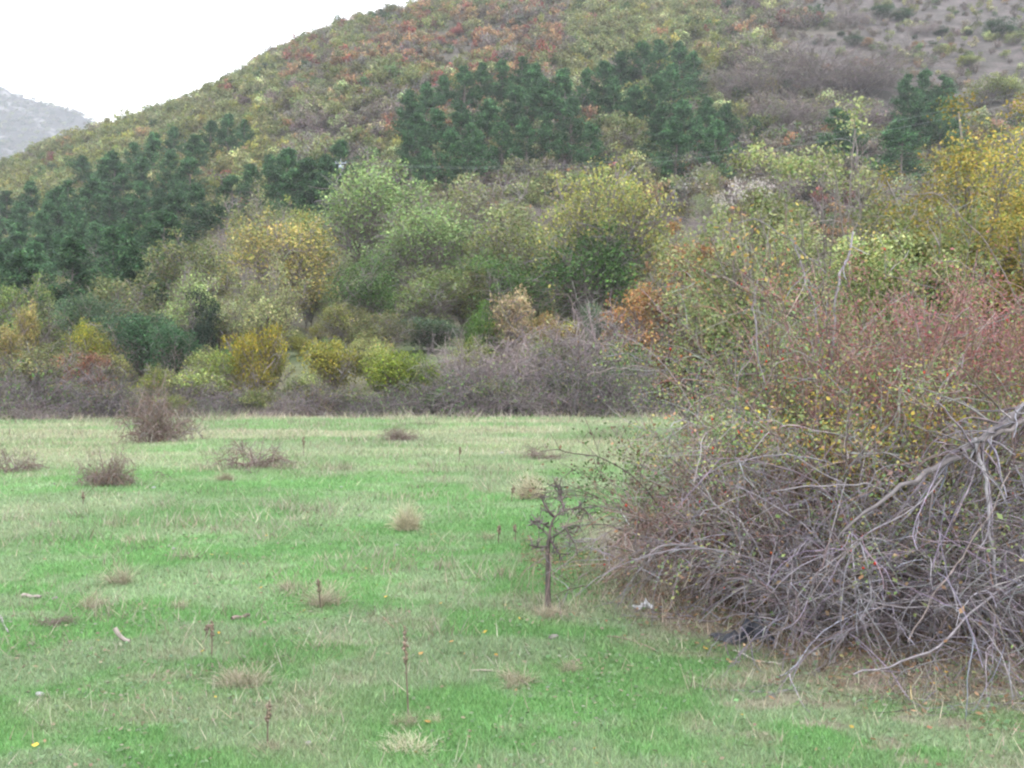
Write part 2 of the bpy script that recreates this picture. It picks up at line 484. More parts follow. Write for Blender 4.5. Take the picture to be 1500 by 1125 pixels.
def make_pine(seed, h=9.5, w=7.0, nq=9000):
    r = np.random.default_rng(seed)
    wood = MB()
    tr = grow([[0, 0, -.3]], [[0, 0, 1.]], h * .99 + .3, 9, 0, .015, r)
    tubes(wood, tr, .15, .03, 6, np.array([[.12, .10, .09]]), r)
    nb = 70
    z = h * (.10 + .88 * r.uniform(0, 1, nb) ** .9)
    prof = np.interp(z / h, [0, .12, .35, .6, .85, 1], [.6, 1, .96, .66, .32, .03]) * w * .5 * r.uniform(.55, 1.2, nb)
    a = r.uniform(0, 2 * math.pi, nb)
    f = z / h * 9
    P0 = np.stack([np.zeros(nb), np.zeros(nb), z], 1)
    D = np.stack([np.cos(a), np.sin(a), .15 + .5 * (z / h)], 1)
    br = grow(P0, D, prof, 5, -.10, .06, r)
    tubes(wood, br, .045, .012, 3, np.tile([.12, .10, .085], (nb, 1)), r)
    P = on_paths(br, nq, r, .35, .0)
    P = P + r.normal(size=P.shape) * np.array([.26, .26, .17])
    C = pick([(.042, .10, .042, 5), (.075, .145, .055, 3), (.026, .06, .032, 3)], nq, r, .2) * np.exp(vnoise(P[:, 2] * 1.7 + 40, np.arctan2(P[:, 1], P[:, 0]) * 2.2 + 9, seed) * 1.3 - .65)[:, None]
    fol = MB()
    leaves(fol, P, .30, C, .42, .35, r)
    return wood, fol

def proto(name, wood, fol, wn_="trunk", fn_="crown", bark=M_BARK, leafm=M_LEAF):
    return {"name": name, "wood": wood.mesh(name + "_" + wn_, bark), "fol": fol.mesh(name + "_" + fn_, leafm) if fol else None, "wn": wn_, "fn": fn_}

def put(p, loc, s=1., rz=0., label=None, cat=None, group=None, tint=(1, 1, 1), sz=None, name=None):
    """A plant of this kind at a place: an Empty with its wood and its leaves."""
    o = empty(name or p["name"], loc, rz)
    o.scale = (s, s, sz or s)
    a = bpy.data.objects.new(p["wn"], p["wood"]); COL.link(a); a.parent = o
    if p["fol"]:
        b = bpy.data.objects.new(p["fn"], p["fol"]); COL.link(b); b.parent = o
        b.color = (*tint, 1)
    tag(o, label, cat, group)
    return o

# --- kinds of trees and shrubs on the slope (height and width of the original in metres)
K = {}
def kind(key, name, h, w, wf, parts=("trunk", "crown")):
    K[key] = [dict(proto(name, *x, *parts), h=h, w=w) for x in wf]
kind("olive", "deciduous_tree", 6.5, 6, [make_crown(100 + i, 6.5, 6, OLIVE, 20, 9500, .155, 900, stems=2) for i in range(3)])
kind("pale", "deciduous_tree", 7, 6.5, [make_crown(110 + i, 7, 6.5, PALE, 20, 9500, .155, 1200, stems=2, loose=.4) for i in range(3)])
kind("green", "deciduous_tree", 6, 6, [make_crown(120 + i, 6, 6, GREENS, 19, 9500, .155, 400, low=.06, stems=2) for i in range(2)])
kind("deep", "deciduous_tree", 5, 5, [make_crown(130 + i, 5, 5, DEEP, 17, 8500, .15, 300, low=.06, stems=2) for i in range(2)])
kind("yellow", "yellow_tree", 8, 8.5, [make_crown(140 + i, 8, 8.5, YELLOW, 26, 12000, .17, 1200, loose=.35) for i in range(2)])
kind("yshrub", "leafy_shrub", 3, 4, [make_crown(150 + i, 3, 4, YGREEN, 16, 8000, .11, 250, cz=.5, low=.04, stems=4) for i in range(2)], ("stems", "foliage"))
kind("oshrub", "leafy_shrub", 3, 3.8, [make_crown(160 + i, 3, 3.8, OLIVE, 16, 7000, .11, 350, cz=.5, low=.04, stems=4) for i in range(2)], ("stems", "foliage"))
kind("gshrub", "leafy_shrub", 2.6, 3.4, [make_crown(170 + i, 2.6, 3.4, GREENS, 14, 6500, .11, 200, cz=.48, low=.04, stems=4) for i in range(2)], ("stems", "foliage"))
kind("rust", "leafy_shrub", 2.8, 3.4, [make_crown(180 + i, 2.8, 3.4, RUST, 15, 5500, .11, 450, cz=.5, low=.05, stems=4) for i in range(2)], ("stems", "foliage"))
kind("red", "leafy_shrub", 2.6, 3.2, [make_crown(190, 2.6, 3.2, RED, 15, 5500, .11, 450, cz=.5, low=.05, stems=4)], ("stems", "foliage"))
kind("peach", "leafy_shrub", 3, 3, [make_crown(195, 3, 3, PEACH, 14, 4500, .12, 350, cz=.55, stems=3)], ("stems", "foliage"))
kind("bare", "bare_shrub", 3, 4, [make_bare(200 + i, 3, 4, 70, 900, 2200, MAUVE, .011, PALE, 350, .12) for i in range(3)], ("stems", "foliage"))
kind("baretree", "bare_tree", 6, 6, [make_bare(210 + i, 6, 6, 60, 1100, 3600, MAUVE, .014, PALE, 700, .16, .15) for i in range(2)], ("stems", "foliage"))
kind("bramble", "bramble_bush", 2.4, 5, [make_bare(220 + i, 2.6, 5, 130, 1500, 3200, [(.125, .105, .11, 5), (.18, .155, .16, 2), (.07, .06, .06, 4)], .011, [(.08, .12, .04, 3), (.14, .16, .055, 3), (.16, .1, .07, 1)], 2600, .11, 1.0, 1.3) for i in range(3)], ("canes", "foliage"))
kind("pine", "pine_tree", 9.5, 7, [make_pine(230 + i) for i in range(4)])

def stand(kindkey, px, top, d, wpx, label, cat=None, group=None, tint=(1, 1, 1), i=None, name=None):
    """Stand a plant d metres away so that its top and width come out as the photograph shows them."""
    v = K[kindkey]; p = v[int(rng.integers(len(v))) if i is None else i % len(v)]
    x, y, z = at_depth(px, d)
    h = max(zr(top, d) - z, .6); w = wpx / F * d
    o = put(p, (x, y, z - .05), w / p["w"] * 1.08, float(rng.uniform(0, 6.28)), label, cat or p["name"].split("_")[-1], group, tint, h / p["h"] * (1.45 if kindkey in ("bramble", "bare") else 1.0), name)
    return o, (px, top, d, wpx, h)

HEROES = []
def hero(kindkey, px, top, d, wpx, label, short, group=None, tint=(1, 1, 1), i=None):
    o, g = stand(kindkey, px, top, d, wpx, label, None, group, tint, i)
    HEROES.append((px, top, d, wpx, g[4], short))

# the trees and shrubs of the valley edge one can tell apart
hero("yellow", 408, 312, 92, 190, "tall round tree with yellow leaves round its crown and a paler olive middle", "tall round yellow tree")
hero("yellow", 885, 236, 86, 215, "largest yellow and green tree in the middle of the wood edge with dark lower crown", "largest yellow-green tree", tint=(.85, .98, .9))
hero("green", 870, 330, 84, 175, "dark green bushy tree grown into the foot of the largest yellow-green tree", "dark tree under the largest yellow tree", tint=(.8, .85, .8))
hero("pale", 545, 240, 112, 190, "broad pale green tree beside the pole with a white top", "pale green tree by the pole", tint=(.8, 1, .85))
hero("pale", 700, 262, 108, 200, "broad pale olive tree below the middle pine stand", "pale tree below the pines")
hero("pale", 620, 300, 100, 180, "soft green tree with a grey twiggy middle between two pale trees", "soft green tree", tint=(.75, .95, .8))
hero("olive", 760, 300, 96, 150, "olive tree just behind the largest yellow-green tree, on its open side", "olive tree behind the largest yellow tree")
hero("green", 720, 370, 88, 150, "fresh green tree low in the middle of the wood edge", "fresh green tree", tint=(1.1, 1.1, 1))
hero("green", 540, 375, 90, 120, "fresh green tree beside the tall round yellow tree", "fresh green tree by the yellow one", tint=(1.15, 1.1, 1.1))
hero("olive", 630, 395, 85, 140, "olive green tree above the small grassy terrace", "olive tree above the terrace", tint=(.8, .9, .9))
hero("pale", 370, 278, 118, 110, "pale olive tree rising behind the tall round yellow tree", "pale tree behind the yellow one")
hero("olive", 445, 285, 115, 80, "small yellowish olive tree beside the pole, in front of pines", "small olive tree by the pole", tint=(1.2, 1.15, .9))
hero("yshrub", 375, 462, 60, 88, "golden-green columnar shrub covered in creeper at the edge of the meadow", "golden columnar shrub", tint=(1.0, .82, .6))
hero("yshrub", 340, 505, 62, 80, "bright pale green shrub leaning on the golden columnar shrub", "pale shrub by the golden column", tint=(.8, .95, 1.1))
hero("yshrub", 580, 502, 58.5, 120, "bright yellow-green domed shrub over dark bramble at the meadow edge", "bright domed shrub", tint=(.72, .85, .65))
hero("yshrub", 490, 485, 62, 105, "yellow-olive shrub adjoining the bright yellow-green domed shrub", "yellow-olive shrub", tint=(.95, .85, .8))
hero("gshrub", 225, 542, 58.5, 70, "small dark golden-green domed shrub low above grey brambles", "small dark domed shrub", tint=(1.7, 1.05, .7))
hero("yshrub", 135, 458, 72, 75, "bright yellow-leaved shrub in front of a dark round shrub", "bright yellow shrub", tint=(1.0, .95, .8))
hero("deep", 200, 450, 70, 110, "blue-green dense round shrub at the wood edge", "blue-green round shrub", tint=(1.25, 1.35, 1.5))
hero("deep", 250, 470, 67, 90, "second blue-green shrub, standing lower beside the blue-green round one", "second blue-green shrub", tint=(1.1, 1.3, 1.3))
hero("deep", 130, 425, 80, 95, "grey-green round shrub with a dark hollow behind the bright yellow shrub", "grey-green round shrub", tint=(1.8, 1.5, 1.8))
hero("deep", 300, 430, 76, 60, "nearly black hollow shrub under the olive trees", "black hollow shrub", tint=(.6, .6, .8))
hero("olive", 285, 330, 100, 150, "dull olive tree in front of the dark pine stand's edge", "dull olive tree", tint=(.85, .85, .9))
hero("olive", 185, 385, 88, 130, "grey-olive tree below the dark pine stand", "grey-olive tree", tint=(.85, .85, 1))
hero("olive", 30, 395, 84, 110, "green tree at the wood edge below the largest pine stand", "green edge tree", tint=(.8, .95, .8))
hero("peach", 40, 445, 76, 45, "slender orange-leaved shrub among grey-green bushes", "slender orange shrub", tint=(.62, .78, .5))
hero("peach", 10, 478, 72, 50, "low orange-yellow shrub below the slender orange one", "low orange shrub", tint=(.62, .78, .5))
hero("rust", 125, 515, 62, 85, "dull red shrub behind the grey brambles", "dull red shrub", tint=(.75, .6, .8))
hero("oshrub", 70, 500, 66, 130, "grey-olive spreading shrub beside the dull red shrub", "grey-olive shrub", tint=(.9, .8, 1))
hero("bare", 330, 555, 60, 110, "grey-brown leafless shrub at the foot of the golden columnar shrub", "leafless shrub by the golden column")
hero("peach", 750, 424, 70, 85, "peach-coloured shrub with pale dry leaves standing in the hedge", "peach-coloured shrub", tint=(.72, .85, .9))
hero("gshrub", 705, 445, 71, 55, "round mid-green shrub touching the peach-coloured shrub", "green shrub by the peach one", tint=(1.1, 1.1, .8))
hero("deep", 868, 438, 70, 45, "blue-grey narrow shrub with a silvery top near the orange shrubs", "silvery narrow shrub", tint=(2.2, 1.8, 2.2))
hero("rust", 925, 415, 68, 110, "orange-brown shrub partly behind the big thicket", "orange-brown shrub", tint=(1.2, 1.1, .9))
hero("rust", 815, 455, 69, 90, "dull brown-green shrub between the peach and the silvery shrub", "brown-green shrub", tint=(.9, 1.1, .9))
hero("olive", 560, 445, 76, 95, "dark olive shrub behind the small terrace", "dark olive shrub", tint=(.8, .75, .8))
hero("deep", 625, 462, 77, 110, "dark grey-green tangle overhanging the small grassy terrace", "tangle over the terrace", tint=(1.6, 1.3, 1.6))
hero("olive", 500, 440, 78, 80, "yellowish shrub tree between the tall yellow tree and the terrace", "yellowish shrub tree", tint=(1.1, 1, .9))
hero("bare", 750, 510, 62, 190, "wide grey leafless shrub in the middle of the hedge", "wide grey leafless shrub")
hero("bare", 860, 490, 61, 160, "mauve-grey leafless shrub near the big thicket", "mauve leafless shrub")
hero("bare", 680, 520, 60, 110, "leafless grey shrub beside the bright yellow-green domed shrub", "leafless shrub by the domed one")

hero("oshrub", 100, 558, 56, 75, "olive-yellow shrub low over the brambles, below the dull red shrub", "olive-yellow shrub", tint=(1.15, 1.1, .8))
hero("yshrub", 160, 562, 56.5, 55, "little yellow shrub between the olive-yellow one and the dark domed shrub", "little yellow shrub", tint=(1, .95, .8))
hero("oshrub", 290, 535, 59, 120, "wide pale olive shrub before the golden columnar shrub", "wide pale olive shrub", tint=(1.1, 1.15, 1.05))
hero("oshrub", 400, 500, 61, 60, "olive shrub on the terrace side of the golden columnar shrub", "olive side shrub", tint=(1.1, 1.0, .7))
hero("oshrub", 450, 540, 57, 70, "drab shrub in the gap between the golden column and the yellow-olive shrub", "drab gap shrub", tint=(.9, .9, .9))
hero("gshrub", 610, 515, 58, 70, "yellow-green shrub forming the lower flank of the bright domed shrub", "flank of the domed shrub", tint=(1.7, 1.3, .8))
hero("oshrub", 655, 545, 57, 60, "greyish shrub beyond the flank of the bright domed shrub", "greyish gap shrub", tint=(.8, .85, 1))
hero("oshrub", 690, 490, 66, 80, "olive shrub above the leafless grey shrub, before the terrace", "olive shrub before the terrace", tint=(1, 1, .9))
hero("oshrub", 790, 490, 63, 90, "grey-green shrub behind the wide leafless shrub", "grey-green hedge shrub", tint=(.85, .95, 1))
hero("gshrub", 915, 500, 60, 90, "dusky green shrub in the hedge beside the big thicket", "dusky green shrub", tint=(1.1, 1.0, 1.1))

for px, top, d, w, kk, lab in [(25, 572, 51.5, 70, "oshrub", "dull olive shrub at the foot of the hedge closest to the photo's edge"), (190, 578, 53, 45, "gshrub", "small green shrub reaching the grass beside the dark domed shrub"), (255, 574, 53.5, 50, "oshrub", "small olive shrub behind the brown twiggy shrub"),
        (380, 566, 54, 55, "oshrub", "drab olive shrub at the very foot of the golden columnar shrub"), (520, 566, 53.5, 60, "oshrub", "olive shrub reaching the grass under the yellow-olive shrub"), (645, 568, 53.5, 45, "gshrub", "small dark green shrub reaching the grass near the white sheet"),
        (735, 552, 54.5, 70, "oshrub", "grey-olive shrub in the hedge below the peach-coloured shrub"), (835, 545, 55, 80, "gshrub", "dull green shrub inside the grey hedge below the brown-green shrub"), (930, 548, 55, 70, "oshrub", "olive shrub in the hedge touching the thicket's thin cane")]:
    stand(kk, px, top, d, w * 1.3, lab, None, "green shrubs in the hedge", (.85, .85, .8))

# the bramble hedge along the meadow
HDY = [49.5, 51, 53.5, 51, 54, 56, 54, 55.5, 53, 55, 52.5, 54.5, 55.5, 53, 56, 54, 52.5, 55, 56, 56, 56, 56, 56]
bx = [(-40, 560, 57, 110), (30, 545, 56.5, 120), (95, 565, 56, 110), (160, 550, 56.5, 110), (205, 575, 55.5, 80), (270, 572, 56, 100), (345, 575, 56, 90), (400, 568, 56.5, 95), (455, 570, 56, 80),
      (505, 562, 55.6, 90), (560, 568, 55.2, 100), (615, 560, 55.5, 90), (665, 552, 56, 110), (725, 540, 56, 120), (790, 535, 56.5, 130), (850, 530, 56, 120), (905, 540, 55.5, 110), (960, 535, 56, 120), (1030, 530, 57, 130), (1130, 535, 57, 130), (1240, 540, 57, 130), (1350, 530, 57, 130), (1470, 535, 57, 130)]
lm = ["at the edge of the photo", "below the grey-olive shrub", "below the dull red shrub", "between the dull red shrub and the dark domed shrub", "under the small dark domed shrub", "beside the small dark domed shrub",
      "at the foot of the leafless shrub", "under the golden columnar shrub", "in the gap before the yellow-olive shrub", "under the yellow-olive shrub", "under the bright domed shrub", "on the terrace side of the bright domed shrub",
      "under the terrace", "below the green shrub by the peach one", "below the peach-coloured shrub", "below the brown-green shrub", "below the silvery shrub", "beside the big thicket", "behind the big thicket", "hidden behind the white-headed climber", "hidden behind the forked stems", "hidden behind the red leaves", "hidden behind the leaning trunk"]
for k, ((px, top, d, w), t) in enumerate(zip(bx, lm)):
    tn = [(1, 1, 1), (.9, 1.3, 1), (1.2, 1, .8)][k % 3]; d = HDY[k]; top += [4, -14, 8, -4, 12, -10, 2][k % 7]
    stand("bramble", px, top, d, w * 1.25, "grey-purple bramble bush of the hedge " + t, "bramble", "bramble bushes along the meadow edge", tn, k)

for k, (px, top, d, w, t) in enumerate([(60, 590, 49.5, 70, "closest to the photo's edge on the open grass"), (140, 588, 50.5, 60, "spreading forward below the dull red shrub"), (300, 588, 52, 60, "just right of the brown twiggy shrub"), (430, 586, 52.5, 50, "near the bluish bag"),
        (535, 582, 52, 60, "spreading forward below the yellow-olive shrub"), (690, 578, 52, 70, "low before the leafless shrubs"), (770, 574, 52.5, 80, "low before the wide grey leafless shrub"), (880, 570, 52, 90, "low before the mauve leafless shrub")]):
    stand("bramble" if k % 3 else "bare", px, top, d, w * 1.2, ("low grey-purple bramble bush " if k % 3 else "low leafless shrub ") + t, None, "low bushes at the hedge foot", [(.8, 1.1, .9), (1, 1, 1)][k % 2], k)

# --- pines, clump by clump
PINES = {
 "the large dark stand lowest on the slope": [(-20, 290), (10, 285), (45, 270), (85, 280), (120, 232), (150, 245), (60, 318), (110, 305), (25, 335), (160, 295), (200, 300), (232, 282), (90, 345), (140, 335), (185, 330), (5, 360), (215, 322), (50, 362), (30, 300), (72, 300), (100, 270), (135, 268), (180, 262), (205, 270), (-10, 335), (70, 340), (115, 330), (165, 345), (30, 380), (105, 378), (240, 320), (190, 365)],
 "the clump above the lowest stand": [(165, 228), (195, 214), (225, 200), (255, 190), (285, 203), (210, 236), (250, 226), (278, 238)],
 "the small clump of three above": [(310, 181), (335, 172), (358, 180)],
 "the ragged clump behind the tall yellow tree": [(262, 288), (287, 276), (340, 264), (367, 246), (395, 233), (422, 225), (450, 240), (478, 234), (500, 212), (432, 256), (472, 258)],
 "the broad middle stand": [(600, 138), (625, 126), (650, 115), (680, 102), (706, 97), (735, 95), (765, 90), (785, 100), (610, 172), (640, 165), (675, 158), (715, 153), (755, 132), (795, 122), (825, 108), (838, 150), (690, 190), (735, 185), (660, 198), (622, 222), (770, 180), (805, 172), (600, 200)],
 "the stand higher up beyond the middle one": [(860, 106), (885, 96), (910, 80), (940, 68), (965, 62), (995, 66), (1016, 82), (900, 122), (930, 130), (865, 188), (960, 118), (985, 100)],
 "the clump above the big thicket": [(970, 162), (1000, 153), (1035, 149), (1065, 157), (988, 186), (1050, 184), (1022, 178)],
 "the pair half hidden by grey trees": [(1225, 166), (1247, 174)],
 "the clump behind the golden tree": [(1330, 116), (1356, 108), (1382, 116), (1340, 152), (1376, 150), (1318, 184), (1395, 150)],
}
ORD = ["first", "second", "third", "fourth", "fifth", "sixth", "seventh", "eighth", "ninth", "tenth", "eleventh", "twelfth"]
PPOS = []
for cl, lst in PINES.items():
    srt = sorted(lst)
    for k, (px, top) in enumerate(srt):
        h = float(rng.uniform(8.3, 10.8))
        x, y, z = place_by_top(px, top, h, 95)
        if k < 12 and len(srt) <= 12:
            lab = f"{ORD[k]} dark green pine from the left in {cl}"
        else:
            f = k / (len(srt) - 1)
            row = "upper" if top < np.median([t for _, t in lst]) else "lower"
            lab = f"pine in the {row} row, {'left' if f < .33 else 'middle' if f < .67 else 'right'} part of {cl}"
        PPOS.append((x, y))
        put(K["pine"][int(rng.integers(4))], (x, y, z), h / 9.5 * float(rng.uniform(1.0, 1.35)), float(rng.uniform(0, 6.28)), lab, "pine", "pines on the hillside", tuple(np.array([1, 1.06, 1]) * rng.uniform(.7, 1.2)), h / 9.5 * 1.06)
PPOS = np.array(PPOS)

# --- other trees and shrubs of the belt between meadow and hill: fill the ground between the ones above
DESC = {"olive": "olive-leaved tree", "pale": "pale thin-leaved tree", "green": "green bushy tree", "deep": "dark green shrub", "oshrub": "olive shrub", "yshrub": "yellow-green shrub", "rust": "rust-brown shrub",
        "bare": "grey leafless shrub", "baretree": "grey leafless tree", "gshrub": "green shrub", "red": "reddish shrub"}
def near_label(px, d, desc):
    hs = min(HEROES, key=lambda q: ((q[0] - px) / 60) ** 2 + ((q[2] - d) / 12) ** 2)
    dx = px - hs[0]
    rel = "behind" if d > hs[2] + 6 and abs(dx) < 70 else "in front of" if d < hs[2] - 6 and abs(dx) < 70 else "just left of" if dx < 0 else "just right of"
    return f"{desc} {rel} the {hs[5]}"
fill = []; small = set()
for tries in range(9000):
    d = float(rng.uniform(63, 150)); u = float(rng.uniform(-.62, .62)); px = 750 + u * F
    if (585 < px < 665 or 415 < px < 465) and 64 < d < 80: continue          # the small grassy terrace
    x = u * d
    sp = 2.7 + (d - 60) * .016
    if any((x - a) ** 2 + (d - b) ** 2 < sp * sp for a, b in fill): continue
    if any((x - gx(q[0], q[2])) ** 2 + (d - q[2]) ** 2 < 4 for q in HEROES): continue
    if len(PPOS) and (np.hypot(PPOS[:, 0] - x, PPOS[:, 1] - d) < 2.6).any(): continue
    blocked = False
    for q in HEROES:
        if d < q[2] and abs(px - q[0]) < .5 * q[3] and q[4] > 4.2:
            b_ = HZ - (float(H(gx(q[0], q[2]), q[2])) - EYE) / q[2] * F
            if HZ - (float(H(x, d)) + (3.0 if d < 75 else 5.5) - EYE) / d * F < q[1] + .6 * (b_ - q[1]): blocked = True
    if blocked: small.add((x, d))
    fill.append((x, d))
    if len(fill) >= 365: break
for x, d in fill:
    px = 750 + x / d * F
    n = vnoise(x / 14 + 9, d / 14, 8)
    if d < 75: ks = ["oshrub", "bare", "oshrub", "rust", "gshrub", "yshrub", "oshrub"]
    elif d < 115: ks = ["olive", "pale", "olive", "pale", "green", "baretree", "oshrub", "pale"] if n < .6 else ["pale", "olive", "olive", "pale", "baretree"]
    else: ks = ["olive", "pale", "baretree", "bare", "oshrub", "rust", "baretree"]
    kk = ks[int(rng.integers(len(ks)))]
    if (x, d) in small: kk = ["oshrub", "gshrub", "oshrub", "yshrub", "deep", "oshrub"][int(rng.integers(6))]
    p = K[kk][int(rng.integers(len(K[kk])))]
    s = float(rng.uniform(.5, .9)) * (.6 if kk == "deep" else 1) if (x, d) in small else float(rng.uniform(.7, 1.1)) if d < 75 else float(rng.uniform(.65, 1.05)) if d < 115 else float(rng.uniform(.5, .85))
    tn = np.array([1, 1, 1]) * rng.uniform(.9, 1.3) * np.exp(rng.normal(size=3) * .07)
    put(p, (x, d, float(H(x, d)) - .05), s, float(rng.uniform(0, 6.28)), near_label(px, d, DESC[kk]), p["name"].split("_")[-1],
        {"tree": "trees of the wood edge", "shrub": "shrubs of the wood edge"}[p["name"].split("_")[-1]], tuple(tn), s * float(rng.uniform(.85, 1.15)))

# --- the hillside scrub: thousands of bushes that read as one mass
LOWK = {}
def low_variant(seed, pal, h, w, nl, twigs):
    wood, fol = make_crown(seed, h, w, pal, 10, nl, .27, twigs, cz=.5, low=.03, stems=2, fine=.03, loose=.35, woody=False)
    mb = MB()
    for b in (wood, fol):
        V = np.concatenate(b.v); C = np.concatenate(b.c)
        mb.add(V, np.concatenate(b.q), None, C)
    return np.concatenate(mb.v), np.concatenate(mb.q), np.concatenate(mb.c)
def LIFT(q, k=1.0, d=.18):
    """Autumn leaf palette pulled toward grey: the same hues, less saturated."""
    return [(k * (a + d * ((a + b + c) / 3 - a)), k * (b + d * ((a + b + c) / 3 - b)), k * (c + d * ((a + b + c) / 3 - c)), w) for a, b, c, w in q]
PALS = [LIFT(q) for q in [OLIVE, PALE, [(.135, .115, .105, 5), (.17, .145, .13, 2), (.10, .09, .075, 3), (.13, .14, .06, 2)], RUST, GREENS, YGREEN, RED, DEEP]]
LOW = [[low_variant(300 + i * 10 + j, pal, 3.0, 3.4, 780 if i != 2 else 600, 16 if i != 2 else 70) for j in range(2)] for i, pal in enumerate(PALS)]
pts = []
N = 10100
yy = np.sqrt(rng.uniform(112 ** 2, 322 ** 2, N)); uu = rng.uniform(-.61, .61, N); xx = uu * yy
sc = scree(xx, yy)
keep = rng.uniform(0, 1, N) > sc * .5
t_el = (H(xx, yy) - EYE) / yy
keep &= t_el < .43
xx, yy, uu, sc, t_el = xx[keep], yy[keep], uu[keep], sc[keep], t_el[keep]
far = np.ones(len(xx), bool)
for a, b in PPOS: far &= np.hypot(xx - a, yy - b) > 1.6
xx, yy, uu, sc, t_el = xx[far], yy[far], uu[far], sc[far], t_el[far]
scrub = MB()
zone = fbm(xx / 26, yy / 20, 401, 3); zone2 = fbm(xx / 13, yy / 10, 402, 3)
hz = H(xx, yy)
#            olive pale mauve rust green ygreen red deep
for i in range(len(xx)):
    u, t, z1, z2 = uu[i], t_el[i], zone[i], zone2[i]
    w = np.array([3, 2.5, 2., 1., .8, 1., .2, .5])
    if u < -.22: w = np.array([4, 2.5, 1., .8, 1.2, 2.0, .15, .5])
    elif t > .27 and u < .05: w = np.array([2.0, 1.2, 3.4, 3.4, 1.0, .7, 1.9, .5])
    elif u < .1 and t < .27: w = np.array([1.6, 2.5, 4., 1.6, .4, .4, .2, .2])
    if u > .15: w = np.array([1.2, 2., 4.5, 1.5, .8, .3, .3, .8])
    if .05 < u < .2 and t > .3: w = np.array([4, 2.5, 1., .8, 1.2, 1.6, .3, .3])
    w[[3, 6]] *= .7; w[[0, 5]] *= 1.5
    if z1 > .56: w[[2, 3, 6]] *= 2.5
    if z1 < .44: w[[0, 4, 5]] *= 2.0
    if z2 > .6: w[6] *= 2.2
    w = w ** 1.5
    k = int(rng.choice(8, p=w / w.sum()))
    V, Q, C = LOW[k][int(rng.integers(2))]
    a = rng.uniform(0, 6.28); s = rng.uniform(.8, 1.75) * (1.0 if sc[i] < .3 else .5)
    if t < .16: s *= .8
    ca, sa = math.cos(a) * s, math.sin(a) * s
    P = np.stack([V[:, 0] * ca - V[:, 1] * sa + xx[i], V[:, 0] * sa + V[:, 1] * ca + yy[i], V[:, 2] * s * rng.uniform(.8, 1.2) + hz[i] - .1], 1)
    scrub.add(P, Q, None, C * (rng.uniform(.76, 1.3) * np.exp(rng.normal(size=3) * .05) * [1.04, 1., .95]))
tag(scrub.obj("hillside_scrub", M_LEAF), "dense scrub of olive, mauve and rust bushes covering the hillside", kind="stuff")

# scattered scrub on the far mountain
fm = MB(); N = 2600
xm = rng.uniform(-780, -480, N); ym = rng.uniform(850, 1410, N)
for i in range(N):
    V, Q, C = LOW[[7, 2, 0][i % 3]][i % 2]
    s = rng.uniform(1.0, 2.6)
    fm.add(V * s + np.array([xm[i], ym[i], float(HM(xm[i], ym[i])) - .3]), Q, None, C * .8)
tag(fm.obj("mountain_scrub", M_LEAF), "dark scattered scrub on the pale far mountain", kind="stuff")

# --- single bushes on the open stony ground high on the right
SB = [("deep", 1210, 28, 22), ("deep", 1288, 8, 46), ("deep", 1322, 14, 40), ("deep", 1250, 52, 34), ("rust", 1268, 56, 26), ("deep", 1297, 75, 20), ("rust", 1345, 60, 26), ("oshrub", 1378, 64, 26), ("deep", 1380, 40, 26),
      ("bare", 1357, 28, 34), ("oshrub", 1425, 76, 36), ("yshrub", 1412, 80, 26), ("deep", 1462, 28, 60), ("oshrub", 1488, 45, 36), ("deep", 1232, 46, 16), ("bare", 1262, 80, 20), ("oshrub", 1060, 68, 36), ("yshrub", 1026, 56, 26),
      ("bare", 1240, 6, 50), ("deep", 1418, 44, 18), ("rust", 1395, 62, 16), ("deep", 1090, 60, 20), ("deep", 1122, 48, 18), ("rust", 1130, 50, 22), ("deep", 1150, 8, 30), ("bare", 1118, 70, 30), ("deep", 1340, 52, 12), ("oshrub", 1445, 108, 70), ("oshrub", 1475, 110, 60)]
for k, (kk, px, top, w) in enumerate(SB):
    h = {"deep": 2.6, "bare": 3.4}.get(kk, 3.0) * w / 30 * .9
    x, y, z = place_by_top(px, top, h, 120)
    p = K[kk][k % len(K[kk])]
    s = w / F * y / p["w"]
    col = {"deep": "dark green rounded", "rust": "rusty brown", "oshrub": "olive", "bare": "grey leafless", "yshrub": "yellowish"}[kk]
    size = "small" if w < 24 else "large" if w > 38 else "medium"
    side = "near the sky edge" if px < 1150 else "above the clump of grey trees" if px < 1275 else "above the golden tree" if px > 1380 else "above the rightmost pines"
    put(p, (x, y, z - .05), s, float(rng.uniform(0, 6)), f"{size} {col} bush on the stony slope {'at the very top' if top < 35 else side}", "bush", "bushes on the stony slope", (1, 1, 1), h / p["h"], "hillside_bush")

